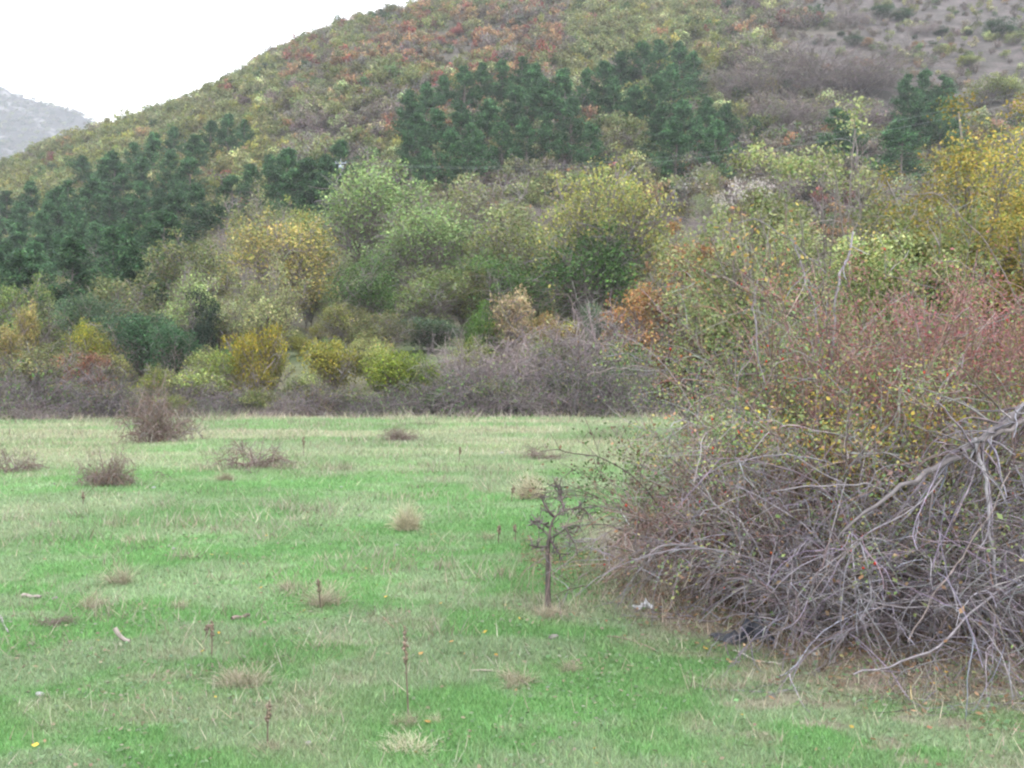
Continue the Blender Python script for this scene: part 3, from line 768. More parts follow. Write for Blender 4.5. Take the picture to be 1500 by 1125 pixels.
# leafless grey trees between the pines on the right
for k, (px, top, w, lab) in enumerate([(1120, 105, 110, "pale grey leafless tree above the pine clump over the thicket"), (1190, 85, 130, "broad grey leafless tree below the stony slope"), (1255, 95, 90, "grey leafless tree beside the rusty bush, below the stony slope"),
                                       (1150, 150, 120, "grey-olive leafless tree above the white seed heads"), (1265, 150, 50, "grey leafless tree standing in front of the half hidden pair of pines")]):
    x, y, z = place_by_top(px, top, 6.0, 90)
    p = K["baretree"][k % 2]
    put(p, (x, y, z), w / F * y / 6.0, k * 1.3, lab, "tree", "grey leafless trees between the pines", (1, 1, 1), 1.0)
x, y, z = place_by_top(1270, 150, 2.8, 90)
put(K["rust"][0], (x, y, z), 45 / F * y / 3.4, 1., "rust-red bush between the grey trees and the clump behind the golden tree", "bush", None, (1.1, .8, .8), 1.1, "hillside_bush")
for k, (px, top, w, lab) in enumerate([(772, 36, 16, "bright red bush high on the hill above the middle pines"), (640, 55, 28, "red bush above the stony patch near the skyline"), (670, 40, 24, "red bush higher than the other two on the crest"), (465, 80, 40, "dusky red bush just under the skyline")]):
    x, y, z = place_by_top(px, top, 2.4, 140)
    put(K["red"][0], (x, y, z), w / F * y / 3.2, k * 2., lab, "bush", "red bushes high on the hill", (1.1, .8, .9), .95, "hillside_bush")

# --- utility pole and wires
x, y, z = place_by_top(499, 236, 8.5, 90)
pole = empty("utility_pole", (x, y, z))
tag(pole, "slim utility pole with a whitish crossarm top rising from pines behind the tall yellow tree", "pole")
PB = MB(); tubes(PB, np.array([[[0, 0, -.3], [0, 0, 4.], [0, 0, 8.5]]]), .11, .08, 8, (.20, .21, .21)); PB.obj("post", M_STONE, pole)
CB = MB()
def box(mb, c, s, C):
    v = np.array([[i, j, k] for k in (-.5, .5) for j in (-.5, .5) for i in (-.5, .5)]) * np.array(s) + np.array(c)
    mb.add(v, Q=[[0, 2, 3, 1], [4, 5, 7, 6], [0, 1, 5, 4], [2, 6, 7, 3], [0, 4, 6, 2], [1, 3, 7, 5]], C=C)
box(CB, (0, 0, 8.15), (1.7, .12, .14), (.26, .29, .32)); box(CB, (.1, -.1, 7.55), (.75, .3, .55), (.27, .32, .36))
CB.obj("crossarm", M_STONE, pole)
for s_ in (-.75, 0.0, .75):
    IB = MB(); tubes(IB, np.array([[[s_, 0, 8.2 + .3 * (s_ == 0)], [s_, 0, 8.35 + .3 * (s_ == 0)], [s_, 0, 8.5 + .3 * (s_ == 0)]]]), .06, .045, 6, (.25, .28, .3)); IB.obj("insulator", M_STONE, pole)
e = np.array([gx(1620, 120.), 120., zr(110, 120.)])
for k, (dz, dx) in enumerate(((8.45, -.75), (8.45, .75))):
    a = np.array([x + dx, y, z + dz]); b = e + np.array([0, dx * 1.2, dx * 1.1])
    t = np.linspace(0, 1, 40)[:, None]
    path = a * (1 - t) + b * t; path[:, 2] -= (4 * t * (1 - t))[:, 0] * 4.6
    W = MB(); tubes(W, path[None], .009, .009, 4, (.30, .33, .33))
    tag(W.obj("power_line", M_STONE), ["upper", "lower"][1 - k] + " thin power line sagging across the pines from the utility pole", "wire", "power lines")

# ------------------------------------------------------------------ trees just behind the thicket
def single(name, wood, fol, loc, label, cat, wn_="trunk", fn_="crown", group=None, rz=0, leafm=M_LEAF):
    o = empty(name, loc, rz); tag(o, label, cat, group)
    wood.obj(wn_, M_BARK, o)
    if fol: fol.obj(fn_, leafm, o)
    return o
def near_tree(px, top, d, wpx, pal, seed, label, **kw):
    x, y, z = at_depth(px, d); h = zr(top, d) - z; w = wpx / F * d
    single("deciduous_tree", *make_crown(seed, h * .95, w, pal, **kw), (x, y, z), label, "tree")
near_tree(1425, 160, 25, 330, GOLD, 501, "tree with golden yellow leaves standing behind the big thicket", nlobe=34, nleaf=44000, leaf=.082, twig=700, fine=.006, loose=.4, flat=.5)
near_tree(1545, 205, 22, 190, GOLD, 502, "second golden tree, cut by the photo's right edge behind the thicket", nlobe=28, nleaf=30000, leaf=.08, twig=700, fine=.006, loose=.4, flat=.5)
near_tree(1230, 205, 27, 260, PALE, 503, "loose pale green tree with thin grey stems behind the thicket", nlobe=28, nleaf=24000, leaf=.10, flat=.5, twig=1400, fine=.006, loose=.5, stems=5)
near_tree(1100, 245, 30, 230, PALE, 504, "loose yellow-green tree behind the white seed heads", nlobe=26, nleaf=22000, leaf=.11, flat=.5, twig=1200, fine=.006, loose=.5, stems=4)
near_tree(1330, 285, 20, 230, OLIVE + PALE, 505, "olive shrub tree between the golden tree and the reddish shrub", nlobe=26, nleaf=30000, leaf=.072, flat=.5, twig=1200, fine=.005, loose=.5, stems=5)
near_tree(1010, 335, 33, 160, RUST, 506, "brown and orange shrub tree behind the thicket's thin edge", nlobe=20, nleaf=9000, leaf=.14, flat=.5, twig=1500, fine=.007, loose=.5, stems=5)

# ------------------------------------------------------------------ the big thicket in front
def thick(seed, n1, n2, n3, base, dirs, L, droop, wig, rad, pal, n4=0, up=.1, ls=(.35, .16, .08), dr2=.5, xmin=-9., zmax=9.):
    """Canes and twigs in world coordinates, kept above the ground."""
    r = np.random.default_rng(seed)
    B = base(r, n1); D = dirs(r, B)
    a = grow(B, D, r.uniform(*L, n1), 12, droop, wig, r)
    a = a[(a[..., 0].min(1) > xmin) & (a[..., 2].max(1) < zmax)]        # no stray cane far out of the bush
    P, D = spawn(a, n2, r, .1, .75, up); b = grow(P, D, r.uniform(.5, 1.6, n2) * ls[0], 7, dr2, .15, r)
    P, D = spawn(b, n3, r, .05, .85, up); c = grow(P, D, r.uniform(.5, 1.6, n3) * ls[1], 4, .3, .18, r)
    lev = [(a, rad[0], rad[0] * .45, 5), (b, rad[1], rad[1] * .55, 4), (c, rad[2], rad[2] * .6, 3)]
    if n4:
        P, D = spawn(c, n4, r, .05, .9, up); e_ = grow(P, D, r.uniform(.5, 1.5, n4) * ls[2], 3, .1, .2, r)
        lev.append((e_, rad[2] * .75, rad[2] * .45, 3))
    mb = MB()
    for q, r0, r1, sd in lev:
        g = H(q[..., 0], q[..., 1]) + .01
        q[..., 2] = np.maximum(q[..., 2], g)
        n = len(q)
        tubes(mb, q, r0 * r.uniform(.6, 1.3, n), r1 * r.uniform(.7, 1.2, n), sd, pick(pal, n, r, .2), r)
    return mb, [l[0] for l in lev]

def rect_base(x0, x1, y0, y1):
    def f(r, n):
        x = r.uniform(x0, x1, n); y = r.uniform(y0, y1, n)
        return np.stack([x, y, H(x, y) - .03], 1)
    return f
def dirs_f(mx, my, sx, sy, up=1.):
    def f(r, B):
        n = len(B)
        return np.stack([mx + r.normal(size=n) * sx, my + r.normal(size=n) * sy, np.full(n, up)], 1)
    return f

GREYCANE = [(.175, .158, .178, 5), (.235, .215, .24, 2), (.14, .122, .128, 3), (.09, .07, .064, 4)]
BROWNCANE = [(.20, .15, .135, 4), (.26, .21, .20, 3), (.13, .09, .075, 3), (.22, .12, .10, 2)]
REDCANE = [(.24, .14, .13, 4), (.19, .12, .11, 3), (.29, .2, .18, 2)]
ROSELEAF = [(.15, .22, .09, 5), (.22, .26, .10, 4), (.33, .31, .11, 1.3), (.36, .22, .12, 1), (.10, .15, .065, 2), (.24, .15, .13, 1.5)]
REDLEAF = [(.25, .085, .09, 4), (.22, .11, .105, 4), (.27, .16, .11, 2), (.16, .20, .09, 1.5)]
YLEAF = [(.40, .32, .06, 4), (.27, .26, .06, 3), (.13, .19, .05, 2), (.42, .25, .08, 1)]
DEADLEAF = [(.22, .13, .07, 4), (.16, .10, .06, 3), (.30, .2, .12, 2), (.10, .065, .045, 2)]

def thicket(name, mb, label, cat, foliage=None, hips=None, parts="canes"):
    o = empty(name); tag(o, label, cat)
    lo = np.concatenate(mb.v); c = [float(lo[:, 0].mean()), float(lo[:, 1].mean()), 0.]
    c[2] = float(H(c[0], c[1]))
    o.location = c
    for b, n, m in ((mb, parts, M_BARK), (foliage, "foliage", M_LEAF)):
        if b:
            ob = b.obj(n, m, o); ob.matrix_parent_inverse.identity(); ob.location = [-v for v in c]
    if hips:
        ob = tag(hips.obj("rose_hips", M_LEAF, o), kind="stuff"); ob.location = [-v for v in c]
    return o

def blobs(mb, P, size, pal, r):
    """Small round fruits: octahedra."""
    o = np.array([[1, 0, 0], [0, 1, 0], [-1, 0, 0], [0, -1, 0], [0, 0, 1.3], [0, 0, -1.3]])
    T = np.array([[0, 1, 4], [1, 2, 4], [2, 3, 4], [3, 0, 4], [1, 0, 5], [2, 1, 5], [3, 2, 5], [0, 3, 5]])
    N = len(P); V = P[:, None] + o[None] * (size * r.uniform(.7, 1.2, N))[:, None, None]
    mb.add(V.reshape(-1, 3), T=(T[None] + (np.arange(N) * 6)[:, None, None]).reshape(-1, 3), C=np.repeat(pick(pal, N, r), 6, 0))
r = np.random.default_rng(77)
HIP = [(.45, .05, .03, 3), (.4, .12, .04, 1)]

# 1 grey leafless bramble mass low in front
def front_base(r, n):
    x = r.uniform(1.75, 5.6, n); y = np.interp(x, THX, THY) + .25 + 2.2 * r.uniform(0, 1, n) ** 1.3
    return np.stack([x, y, H(x, y) - .03], 1)
mb, lv = thick(601, 420, 5200, 11500, front_base, dirs_f(.05, -.22, .5, .4), (1.0, 2.15), 1.05, .09, (.0055, .0032, .002), GREYCANE, 7000, ls=(.42, .17, .08), dr2=1.1)
fo = MB(); leaves(fo, on_paths(lv[1], 1500, r, 0, .05), .035, pick(DEADLEAF, 1500, r), .6, .2, r)
leaves(fo, on_paths(lv[2], 900, r, 0, .04) , .04, pick(ROSELEAF, 900, r), .6, .2, r)
thicket("bramble_thicket", mb, "dense tangle of bare grey bramble canes low at the front of the big thicket", "bramble", fo)

# 2 brownish dog rose at the left flank
mb, lv = thick(602, 150, 2300, 5600, rect_base(1.4, 2.55, 7.8, 9.2), dirs_f(-.1, -.15, .33, .36), (.75, 1.4), .9, .08, (.007, .0036, .0021), BROWNCANE, 4000, xmin=.6)
fo = MB(); leaves(fo, on_paths(lv[2], 2200, r, 0, .03), .034, pick([(.22, .12, .07, 3), (.10, .15, .05, 3), (.26, .16, .1, 2), (.14, .16, .07, 2)], 2200, r), .6, .2, r)
hp = MB(); blobs(hp, on_paths(lv[1], 130, r, .3, .02), .010, HIP, r)
thicket("dog_rose_bush", mb, "brownish low dog rose bush on the meadow flank of the big thicket", "rose bush", fo, hp)

# 3 tall arching dog rose in the middle, green and yellow leaves, red hips
mb, lv = thick(603, 170, 2500, 6500, rect_base(2.0, 3.7, 8.2, 10.2), dirs_f(-.03, -.12, .34, .3), (1.9, 3.25), .55, .07, (.0058, .0032, .0019), BROWNCANE + [(.26, .24, .26, 6)], 4000, xmin=.95, zmax=3.0)
allp = np.concatenate([on_paths(lv[2], 56000, r, 0, .07), on_paths(lv[1], 9000, r, .2, .07), on_paths(lv[3], 14000, r, 0, .03)])
fo = MB(); leaves(fo, allp, .027, pick(ROSELEAF, len(allp), r), .62, .2, r)
hp = MB(); blobs(hp, on_paths(lv[1], 420, r, .3, .03), .011, HIP, r)
thicket("dog_rose_bush", mb, "tall arching dog rose with yellow-green leaves and red hips amid the big thicket", "rose bush", fo, hp)

# 4 reddish shrub on the right
mb, lv = thick(604, 130, 1500, 4200, rect_base(2.6, 5.4, 8.2, 9.8), dirs_f(-.05, -.05, .22, .2), (1.9, 2.95), .12, .05, (.0075, .0036, .002), REDCANE, 3500, up=.35, zmax=2.85)
P = np.concatenate([on_paths(lv[2], 40000, r, 0, .075), on_paths(lv[1], 7000, r, .2, .06)])
hi = P[:, 2] > 1.35 + r.normal(size=len(P)) * .25
C = np.where(hi[:, None], pick(REDLEAF, len(P), r), pick(ROSELEAF, len(P), r))
fo = MB(); leaves(fo, P, .031, C, .5, .1, r)
thicket("dogwood_shrub", mb, "upright shrub with dull red leaves and reddish stems behind the leaning trunk", "shrub", fo, None, "stems")

# 5 yellow-leaved shrub in the middle
mb, lv = thick(605, 45, 500, 1400, rect_base(2.5, 3.3, 8.0, 8.9), dirs_f(0, -.1, .3, .25), (1.2, 1.9), .2, .06, (.007, .0038, .0022), BROWNCANE, 1200, up=.3)
P = np.concatenate([on_paths(lv[2], 8000, r, 0, .08), on_paths(lv[1], 1000, r, .3, .05)])
fo = MB(); leaves(fo, P, .036, pick(YLEAF, len(P), r), .62, .2, r)
thicket("leafy_shrub", mb, "shrub with small bright yellow leaves in the heart of the big thicket", "shrub", fo, None, "stems")

# 6 dark evergreen undergrowth deep inside
mb, lv = thick(606, 160, 1800, 3600, rect_base(1.5, 6.0, 8.6, 10.8), dirs_f(0, 0, .5, .4), (.9, 1.9), .5, .1, (.007, .004, .0025), [(.10, .08, .07, 3), (.15, .12, .11, 2)], 0)
P = np.concatenate([on_paths(lv[2], 15000, r, 0, .08), on_paths(lv[1], 5000, r, 0, .08)])
fo = MB(); leaves(fo, P, .042, pick([(.06, .11, .035, 4), (.09, .13, .04, 3), (.16, .10, .06, 2), (.10, .07, .05, 2)], len(P), r), .62, .2, r)
thicket("undergrowth_bush", mb, "dim leafy undergrowth inside the big thicket behind the grey canes", "bush", fo)

def path_px(pts, n=16):
    """A smooth path through sight-line points (px, py, distance)."""
    P = np.array([[gx(a, d), d, zr(b, d)] for a, b, d in pts])
    t = np.linspace(0, 1, len(P)); s = np.linspace(0, 1, n)
    lin = np.stack([np.interp(s, t, P[:, k]) for k in range(3)], 1)
    for _ in range(3):
        lin[1:-1] = lin[1:-1] * .5 + (lin[:-2] + lin[2:]) * .25
    lin[:, 2] = np.maximum(lin[:, 2], H(lin[:, 0], lin[:, 1]) + .0)
    return lin

# 7 leaning grey trunk coming in from the right
mb = MB()
main = path_px([(1640, 480, 7.0), (1560, 555, 6.9), (1500, 602, 6.7), (1440, 640, 6.6), (1385, 680, 6.5), (1330, 705, 6.4), (1270, 745, 6.3), (1220, 800, 6.3)], 24)
main[1:-1] += r.normal(size=(22, 3)) * .010; tubes(mb, main[None], .036, .006, 7, np.array([[.13, .115, .118]]))
twin = path_px([(1640, 510, 6.9), (1560, 575, 6.8), (1500, 622, 6.65), (1450, 640, 6.6), (1395, 672, 6.55)], 16)
twin[1:-1] += r.normal(size=(14, 3)) * .012; tubes(mb, twin[None], .024, .010, 6, np.array([[.15, .13, .13]]))
dn = path_px([(1428, 642, 6.55), (1440, 690, 6.45), (1447, 740, 6.4), (1452, 800, 6.35), (1462, 880, 6.3)], 14)
dn[1:-1] += r.normal(size=(12, 3)) * .008; tubes(mb, dn[None], .014, .007, 6, np.array([[.25, .235, .25]]))
PP, Dd = spawn(np.stack([main[:16], twin[:16]]), 60, r, .2, .8, -.2); br = grow(PP, Dd, r.uniform(.2, .7, 60), 7, .6, .13, r)
tubes(mb, br, .008, .003, 4, pick(GREYCANE, 60, r))
P2, D2 = spawn(br, 200, r); b2 = grow(P2, D2, r.uniform(.08, .25, 200), 4, .2, .2, r); tubes(mb, b2, .003, .0018, 3, pick(GREYCANE, 200, r))
ob = mb.obj("leaning_trunk", M_BARK); tag(ob, "rough grey tree trunk leaning down into the thicket from the right edge", "trunk")

# 8 long bare canes arching out of the thicket that stand out one by one
arch = [
 ([(1010, 706, 7.0), (1060, 680, 6.9), (1130, 662, 6.8), (1190, 680, 6.8), (1240, 712, 6.9)], .007, "pale arching cane bowed over the front brambles"),
 ([(1130, 720, 6.6), (1230, 708, 6.5), (1290, 710, 6.5), (1340, 745, 6.6)], .0075, "thick grey cane bowed level across the middle of the front brambles"),
 ([(1000, 378, 8.3), (1050, 405, 8.3), (1120, 440, 8.4), (1180, 475, 8.5)], .007, "dark bare cane arching out toward the meadow, higher of two"),
 ([(1020, 362, 8.5), (1070, 390, 8.5), (1130, 425, 8.6), (1165, 470, 8.6)], .006, "bare cane close above a darker arching one"),
 ([(1080, 330, 8.4), (1105, 320, 8.4), (1145, 340, 8.5), (1175, 365, 8.6), (1210, 400, 8.7)], .007, "grey cane with a hooked tip under the white seed heads"),
 ([(1000, 563, 8.2), (955, 535, 8.1), (900, 537, 8.0), (860, 550, 7.9)], .005, "long thin cane reaching out over the hedge from the thicket's flank"),
 ([(1110, 410, 8.3), (1100, 450, 8.3), (1108, 480, 8.2), (1120, 560, 8.2)], .008, "white-barked upright cane in the leafy upper thicket"),
 ([(1195, 360, 9.0), (1203, 410, 8.9), (1210, 450, 8.8), (1215, 560, 8.7)], .009, "slim dark stem rising in front of the pale forked trunks"),
 ([(1165, 345, 8.9), (1172, 390, 8.9), (1190, 440, 8.9), (1215, 560, 8.9)], .012, "pale grey forked stem leaning toward the white seed heads"),
 ([(1250, 340, 9.1), (1238, 385, 9.0), (1222, 430, 8.9), (1215, 560, 8.9)], .016, "pale grey thick stem leaning toward the golden tree"),
 ([(1325, 285, 8.6), (1370, 280, 8.6), (1410, 320, 8.7), (1470, 385, 8.8), (1500, 470, 8.9)], .007, "long cane arching below the golden tree"),
 ([(1370, 382, 8.2), (1400, 380, 8.2), (1440, 405, 8.2), (1490, 460, 8.3)], .006, "arching cane before the red leaves"),
 ([(1250, 988, 5.75), (1330, 975, 5.75), (1400, 930, 5.9), (1440, 880, 6.1), (1490, 850, 6.4)], .010, "thick grey cane sweeping down to the grass at the thicket's front"),
 ([(1240, 700, 6.4), (1190, 860, 6.2), (1260, 880, 6.15), (1320, 890, 6.1), (1430, 888, 6.1), (1500, 860, 6.3)], .006, "pale cane hanging in a low loop at the front"),
 ([(1480, 690, 6.2), (1430, 790, 6.1), (1380, 850, 6.05), (1330, 940, 5.95)], .006, "cane slanting down across the front brambles below the leaning trunk"),
 ([(1050, 690, 7.2), (1000, 745, 7.3), (960, 800, 7.4), (935, 870, 7.6)], .006, "thin cane falling to the grass at the thicket's meadow corner"),
 ([(1005, 775, 7.3), (965, 800, 7.3), (925, 850, 7.45), (905, 885, 7.6)], .006, "pale stubby cane standing by the bare sapling"),
 ([(1380, 700, 6.3), (1300, 770, 6.2), (1200, 830, 6.2), (1150, 900, 6.25), (1135, 950, 6.3)], .007, "grey cane crossing down to the black cloth"),
]
for pts_, rad, lab in arch:
    mb = MB(); p_ = path_px(pts_, 18); p_[1:-1] += r.normal(size=(16, 3)) * .016; p_[1:-1] = p_[1:-1] * .5 + (p_[:-2] + p_[2:]) * .25; rad *= .75
    c_ = (.20, .182, .197) if ("pale" in lab or "white" in lab or "grey" in lab) else (.2, .165, .155)
    if "dark" in lab: c_ = (.09, .07, .065)
    tubes(mb, p_[None], rad * .7, rad, 6, np.array([c_]))
    PP, Dd = spawn(p_[None], 16, r, .1, .9, .1); q_ = grow(PP, Dd, r.uniform(.06, .3, 16), 5, .2, .15, r); tubes(mb, q_, rad * .35, rad * .2, 3, pick(GREYCANE, 16, r))
    tag(mb.obj("bare_cane", M_BARK), lab, "cane", "long canes standing out of the thicket")

# 9 climber with fluffy white seed heads
mb = MB(); vb = grow(np.tile([gx(1130, 8.7), 8.7, 1.9], (14, 1)), np.stack([r.normal(size=14) * .25 - .22, r.normal(size=14) * .15, np.ones(14)], 1), r.uniform(1.2, 1.6, 14), 9, .25, .09, r)
tubes(mb, vb, .004, .002, 4, pick(BROWNCANE, 14, r))
fl = MB()
cx = np.array([(1052, 290), (1064, 282), (1078, 268), (1086, 262), (1098, 272), (1112, 270), (1120, 280), (1070, 290), (1090, 280), (1118, 270), (1060, 300), (1082, 285)])
P = []
for a, b in cx:
    q = np.array([gx(a, 8.7), 8.7 + r.normal() * .1, zr(b, 8.7)])
    P.append(q + r.normal(size=(40, 3)) * .03)
leaves(fl, np.concatenate(P), .02, pick([(.44, .40, .38, 3), (.34, .31, .29, 2)], 40 * len(cx), r, .1), .5, 0, r)
pl = on_paths(vb, 160, r, .4, .06); lf = MB(); leaves(lf, pl, .042, pick([(.40, .3, .08, 3), (.4, .2, .08, 2), (.2, .2, .06, 2)], 160, r), .6, .1, r)
o = empty("climbing_vine", (gx(1130, 8.7), 8.7, 1.9)); tag(o, "climber with fluffy white seed heads on top of the big thicket", "vine")
for b, n, m in ((mb, "stems", M_BARK), (lf, "foliage", M_LEAF), (fl, "seed_fluff", M_FLUFF)):
    ob = tag(b.obj(n, m, o), kind="stuff" if n == "seed_fluff" else None); ob.location = (-gx(1130, 8.7), -8.7, -1.9)

# ------------------------------------------------------------------ the bare sapling
sx, sy, sz_ = ground_at(803, 890)
def spx(pts, dy=0, n=10): return path_px([(a, b, sy + d) for a, b, d in pts], n)
tr = spx([(803, 893, 0), (802, 860, 0), (804, 830, 0), (801, 800, 0), (806, 785, 0)], 0, 12)
B = [spx(p_) for p_ in (
 [(806, 787, 0), (795, 775, .02), (783, 765, .04), (774, 770, .05)],
 [(805, 800, 0), (790, 802, -.05), (775, 798, -.1)],
 [(805, 786, 0), (806, 768, 0), (812, 757, .05), (822, 748, .1), (840, 745, .15)],
 [(812, 757, .05), (803, 748, 0), (796, 735, -.02), (793, 728, -.03)],
 [(826, 748, .1), (824, 735, .1), (820, 720, .12), (817, 712, .12)],
 [(806, 788, 0), (820, 782, -.05), (828, 772, -.1), (838, 768, -.12), (850, 770, -.14)],
 [(828, 773, -.1), (835, 785, -.12), (843, 798, -.14)],
 [(840, 745, .15), (852, 742, .2), (864, 755, .2)],
 [(806, 790, 0), (815, 805, -.08), (820, 812, -.1)],
 [(803, 766, 0), (795, 768, .1), (785, 762, .15)])]
mt = MB(); tubes(mt, tr[None], .024, .016, 8, np.array([[.085, .07, .065]]))
mbm = MB(); B = np.stack(B); tubes(mbm, B, .0105, .005, 5, pick([(.11, .09, .085, 1)], len(B), r))
P1, D1 = spawn(B, 130, r, .2, .9, .1); t1 = grow(P1, D1, r.uniform(.04, .11, 130), 4, 0, .25, r); tubes(mbm, t1, .0055, .003, 4, pick([(.09, .078, .075, 2), (.14, .12, .115, 1)], 130, r))
P1, D1 = spawn(t1, 260, r, .2, 1., .1); t2 = grow(P1, D1, r.uniform(.02, .06, 260), 2, 0, .2, r); tubes(mbm, t2, .0036, .002, 3, pick([(.15, .12, .12, 1)], 260, r))
hang = grow(np.tile(tr[8], (16, 1)) + r.normal(size=(16, 3)) * .05, np.stack([r.normal(size=16), r.normal(size=16), np.full(16, .3)], 1), r.uniform(.3, .6, 16), 8, 7., .12, r)
hang[..., 2] = np.maximum(hang[..., 2], H(hang[..., 0], hang[..., 1]) + .01)
tubes(mbm, hang, .0025, .0015, 3, pick([(.2, .15, .12, 1)], 16, r))
o = empty("sapling", (sx, sy, sz_)); tag(o, "small bare dark-stemmed sapling standing alone on the grass before the thicket", "sapling")
for b, n in ((mt, "trunk"), (mbm, "twig_crown")):
    ob = b.obj(n, M_BARK, o); ob.location = (-sx, -sy, -sz_)

# ------------------------------------------------------------------ small shrubs on the meadow
MS = [(232, 648, 575, 75, "brown twiggy shrub standing in front of the bramble hedge, largest on the meadow", (.9, .8, .75), 1), (365, 686, 640, 105, "low sprawling twiggy shrub with arching stems on the open meadow", (1, .9, .85), 0),
      (160, 712, 668, 60, "small brownish shrub with reddish twigs near the sprawling twiggy shrub", (1.1, .85, .7), 1), (18, 692, 655, 75, "sparse twiggy shrub cut by the photo's left edge", (1, .95, .9), 0), (245, 702, 672, 40, "single thin arching shrub between two low twiggy shrubs", (.9, .9, .9), 2),
      (795, 672, 650, 60, "low grey twiggy shrub in the dry grass near the thicket", (1, .95, .95), 0), (585, 646, 628, 40, "small brown twiggy shrub in dry grass midway before the hedge", (.9, .8, .8), 1), (475, 610, 585, 30, "tiny grey shrub at the hedge foot beside white litter", (1, 1, 1.1), 1),
      (85, 915, 905, 50, "dark low tuft of twigs on the near grass beside the curved bone", (.8, .8, .7), 1)]
SM = [proto("twiggy_shrub", *make_bare(700 + i, 1.2, 2.0, n1, n2, n3, [(.17, .13, .115, 4), (.23, .19, .18, 2), (.12, .085, .07, 2)], .0075, [(.2, .13, .08, 2), (.12, .15, .06, 2)], nl, .05, dr, 1.2), "stems", "foliage")
      for i, (n1, n2, n3, nl, dr) in enumerate(((46, 260, 500, 80, 1.5), (60, 600, 1500, 500, 1.0), (7, 26, 40, 0, 1.8)))]
for px, base, top, w, lab, tn, v in MS:
    x, y, z = ground_at(px, base)
    put(SM[v], (x, y, z), w / F * y / 2.0, float(rng.uniform(0, 6)), lab, "shrub", "twiggy shrubs on the meadow", tn, (base - top) / F * y / (.8, .85, .8)[v])

# ------------------------------------------------------------------ dry grass tufts and dead stalks
def tuft(seed, n, h, sp):
    r = np.random.default_rng(seed)
    k = r.integers(0, 7, n); cc = r.normal(size=(7, 2)) * sp * .3; cl = r.normal(size=(7, 2)) * .45 + np.array([.25, -.1])
    b = np.concatenate([cc[k] + r.normal(size=(n, 2)) * sp * .14, np.zeros((n, 1))], 1)
    d = np.concatenate([cl[k] + r.normal(size=(n, 2)) * .4, np.ones((n, 1))], 1)
    p_ = grow(b, d, h * r.uniform(.5, 1.3, n), 6, 1.7 / h * .35, .14, r)
    p_[..., 2] = np.maximum(p_[..., 2], 0)
    mb = MB(); tubes(mb, p_, .0022, .0008, 3, pick([(.74, .68, .54, 4), (.62, .56, .43, 3), (.45, .40, .30, 2), (.30, .34, .19, 1.2)], n, r, .12), r)
    return mb.mesh("dry_tuft", M_GRASS)
TF = [tuft(800 + i, n, h, s) for i, (n, h, s) in enumerate(((750, .30, .20), (420, .24, .28), (220, .34, .14)))]
TU = [(597, 778, 44, 0, 1.7, "pale bleached dry grass tuft alone in the middle of the meadow"), (775, 732, 42, 0, 1.7, "bright straw-coloured grass tuft above the bare sapling"), (262, 893, 42, 1, 1.0, "dry brown grass tuft before the lone brown board"), (360, 1005, 105, 1, .8, "wide flattened dry grass tuft by the near dead stalks"),
      (600, 1062, 60, 1, .8, "dry grass at the foot of the tallest dead stalk"), (755, 1000, 85, 1, .75, "flattened grey grass tuft with a bent stem near the thicket"), (830, 985, 30, 2, .9, "narrow upright dry tuft beside the flattened grey one"), (128, 893, 34, 2, .9, "thin pale tuft near the small sticks"),
      (480, 888, 60, 2, .7, "thin dry tuft around the short dead stalk"), (425, 865, 24, 2, 1., "slim pale tuft leaning in the middle grass"), (180, 855, 45, 2, .8, "faint straw tuft far from other tufts on the open grass"), (330, 705, 28, 0, .9, "small pale tuft at the foot of the sprawling shrub"),
      (390, 1098, 50, 1, .7, "dry tuft at the base of the dead stalk nearest the lower edge"), (803, 905, 60, 1, .9, "dry tuft round the sapling's foot"), (600, 1100, 110, 1, .55, "low bleached tuft spread along the lower edge"), (640, 1060, 20, 2, .9, "white thin tuft beside the tallest dead stalk"), (715, 790, 20, 2, .8, "thin tuft among short stalks beyond the sapling")]
for k, (px, py, w, v, hs, lab) in enumerate(TU):
    x, y, z = ground_at(px, py)
    o = bpy.data.objects.new("dry_grass_tuft", TF[v]); COL.link(o); o.location = (x, y, z - .01)
    s = w / F * y / (.50, .62, .36)[v]; o.scale = (s, s, s * hs); o.rotation_euler = (0, 0, k * 1.1)
    o.color = (1.0, 1.0, .98, 1) if "bleached" in lab or "bright" in lab or "white" in lab else (.68, .66, .64, 1)
    tag(o, lab, "grass tuft", "dry grass tufts on the meadow")
ST = [(598, 1052, 918, "tallest dead plant stalk on the near grass"), (392, 1092, 1030, "brown dead stalk by the lower edge of the meadow"), (470, 892, 848, "short brown stalk in a thin dry tuft"), (302, 935, 915, "pair of pale seed-headed stalk stubs near the curved bone"), (310, 962, 912, "knobby seed stalk close to the lone brown board"),
      (755, 795, 768, "short dead stalk beyond the bare sapling"), (730, 797, 770, "thinner dead stalk beyond the bare sapling"), (749, 735, 712, "dark short stalk beside the bright straw tuft"), (122, 742, 720, "short reddish stalk near the small brownish shrub"), (445, 668, 640, "dry upright stalk far out before the hedge"), (672, 680, 655, "thin brown stalk far out in the dry grass"), (1335, 1030, 985, "yellow dead stem on the grass at the thicket's front")]
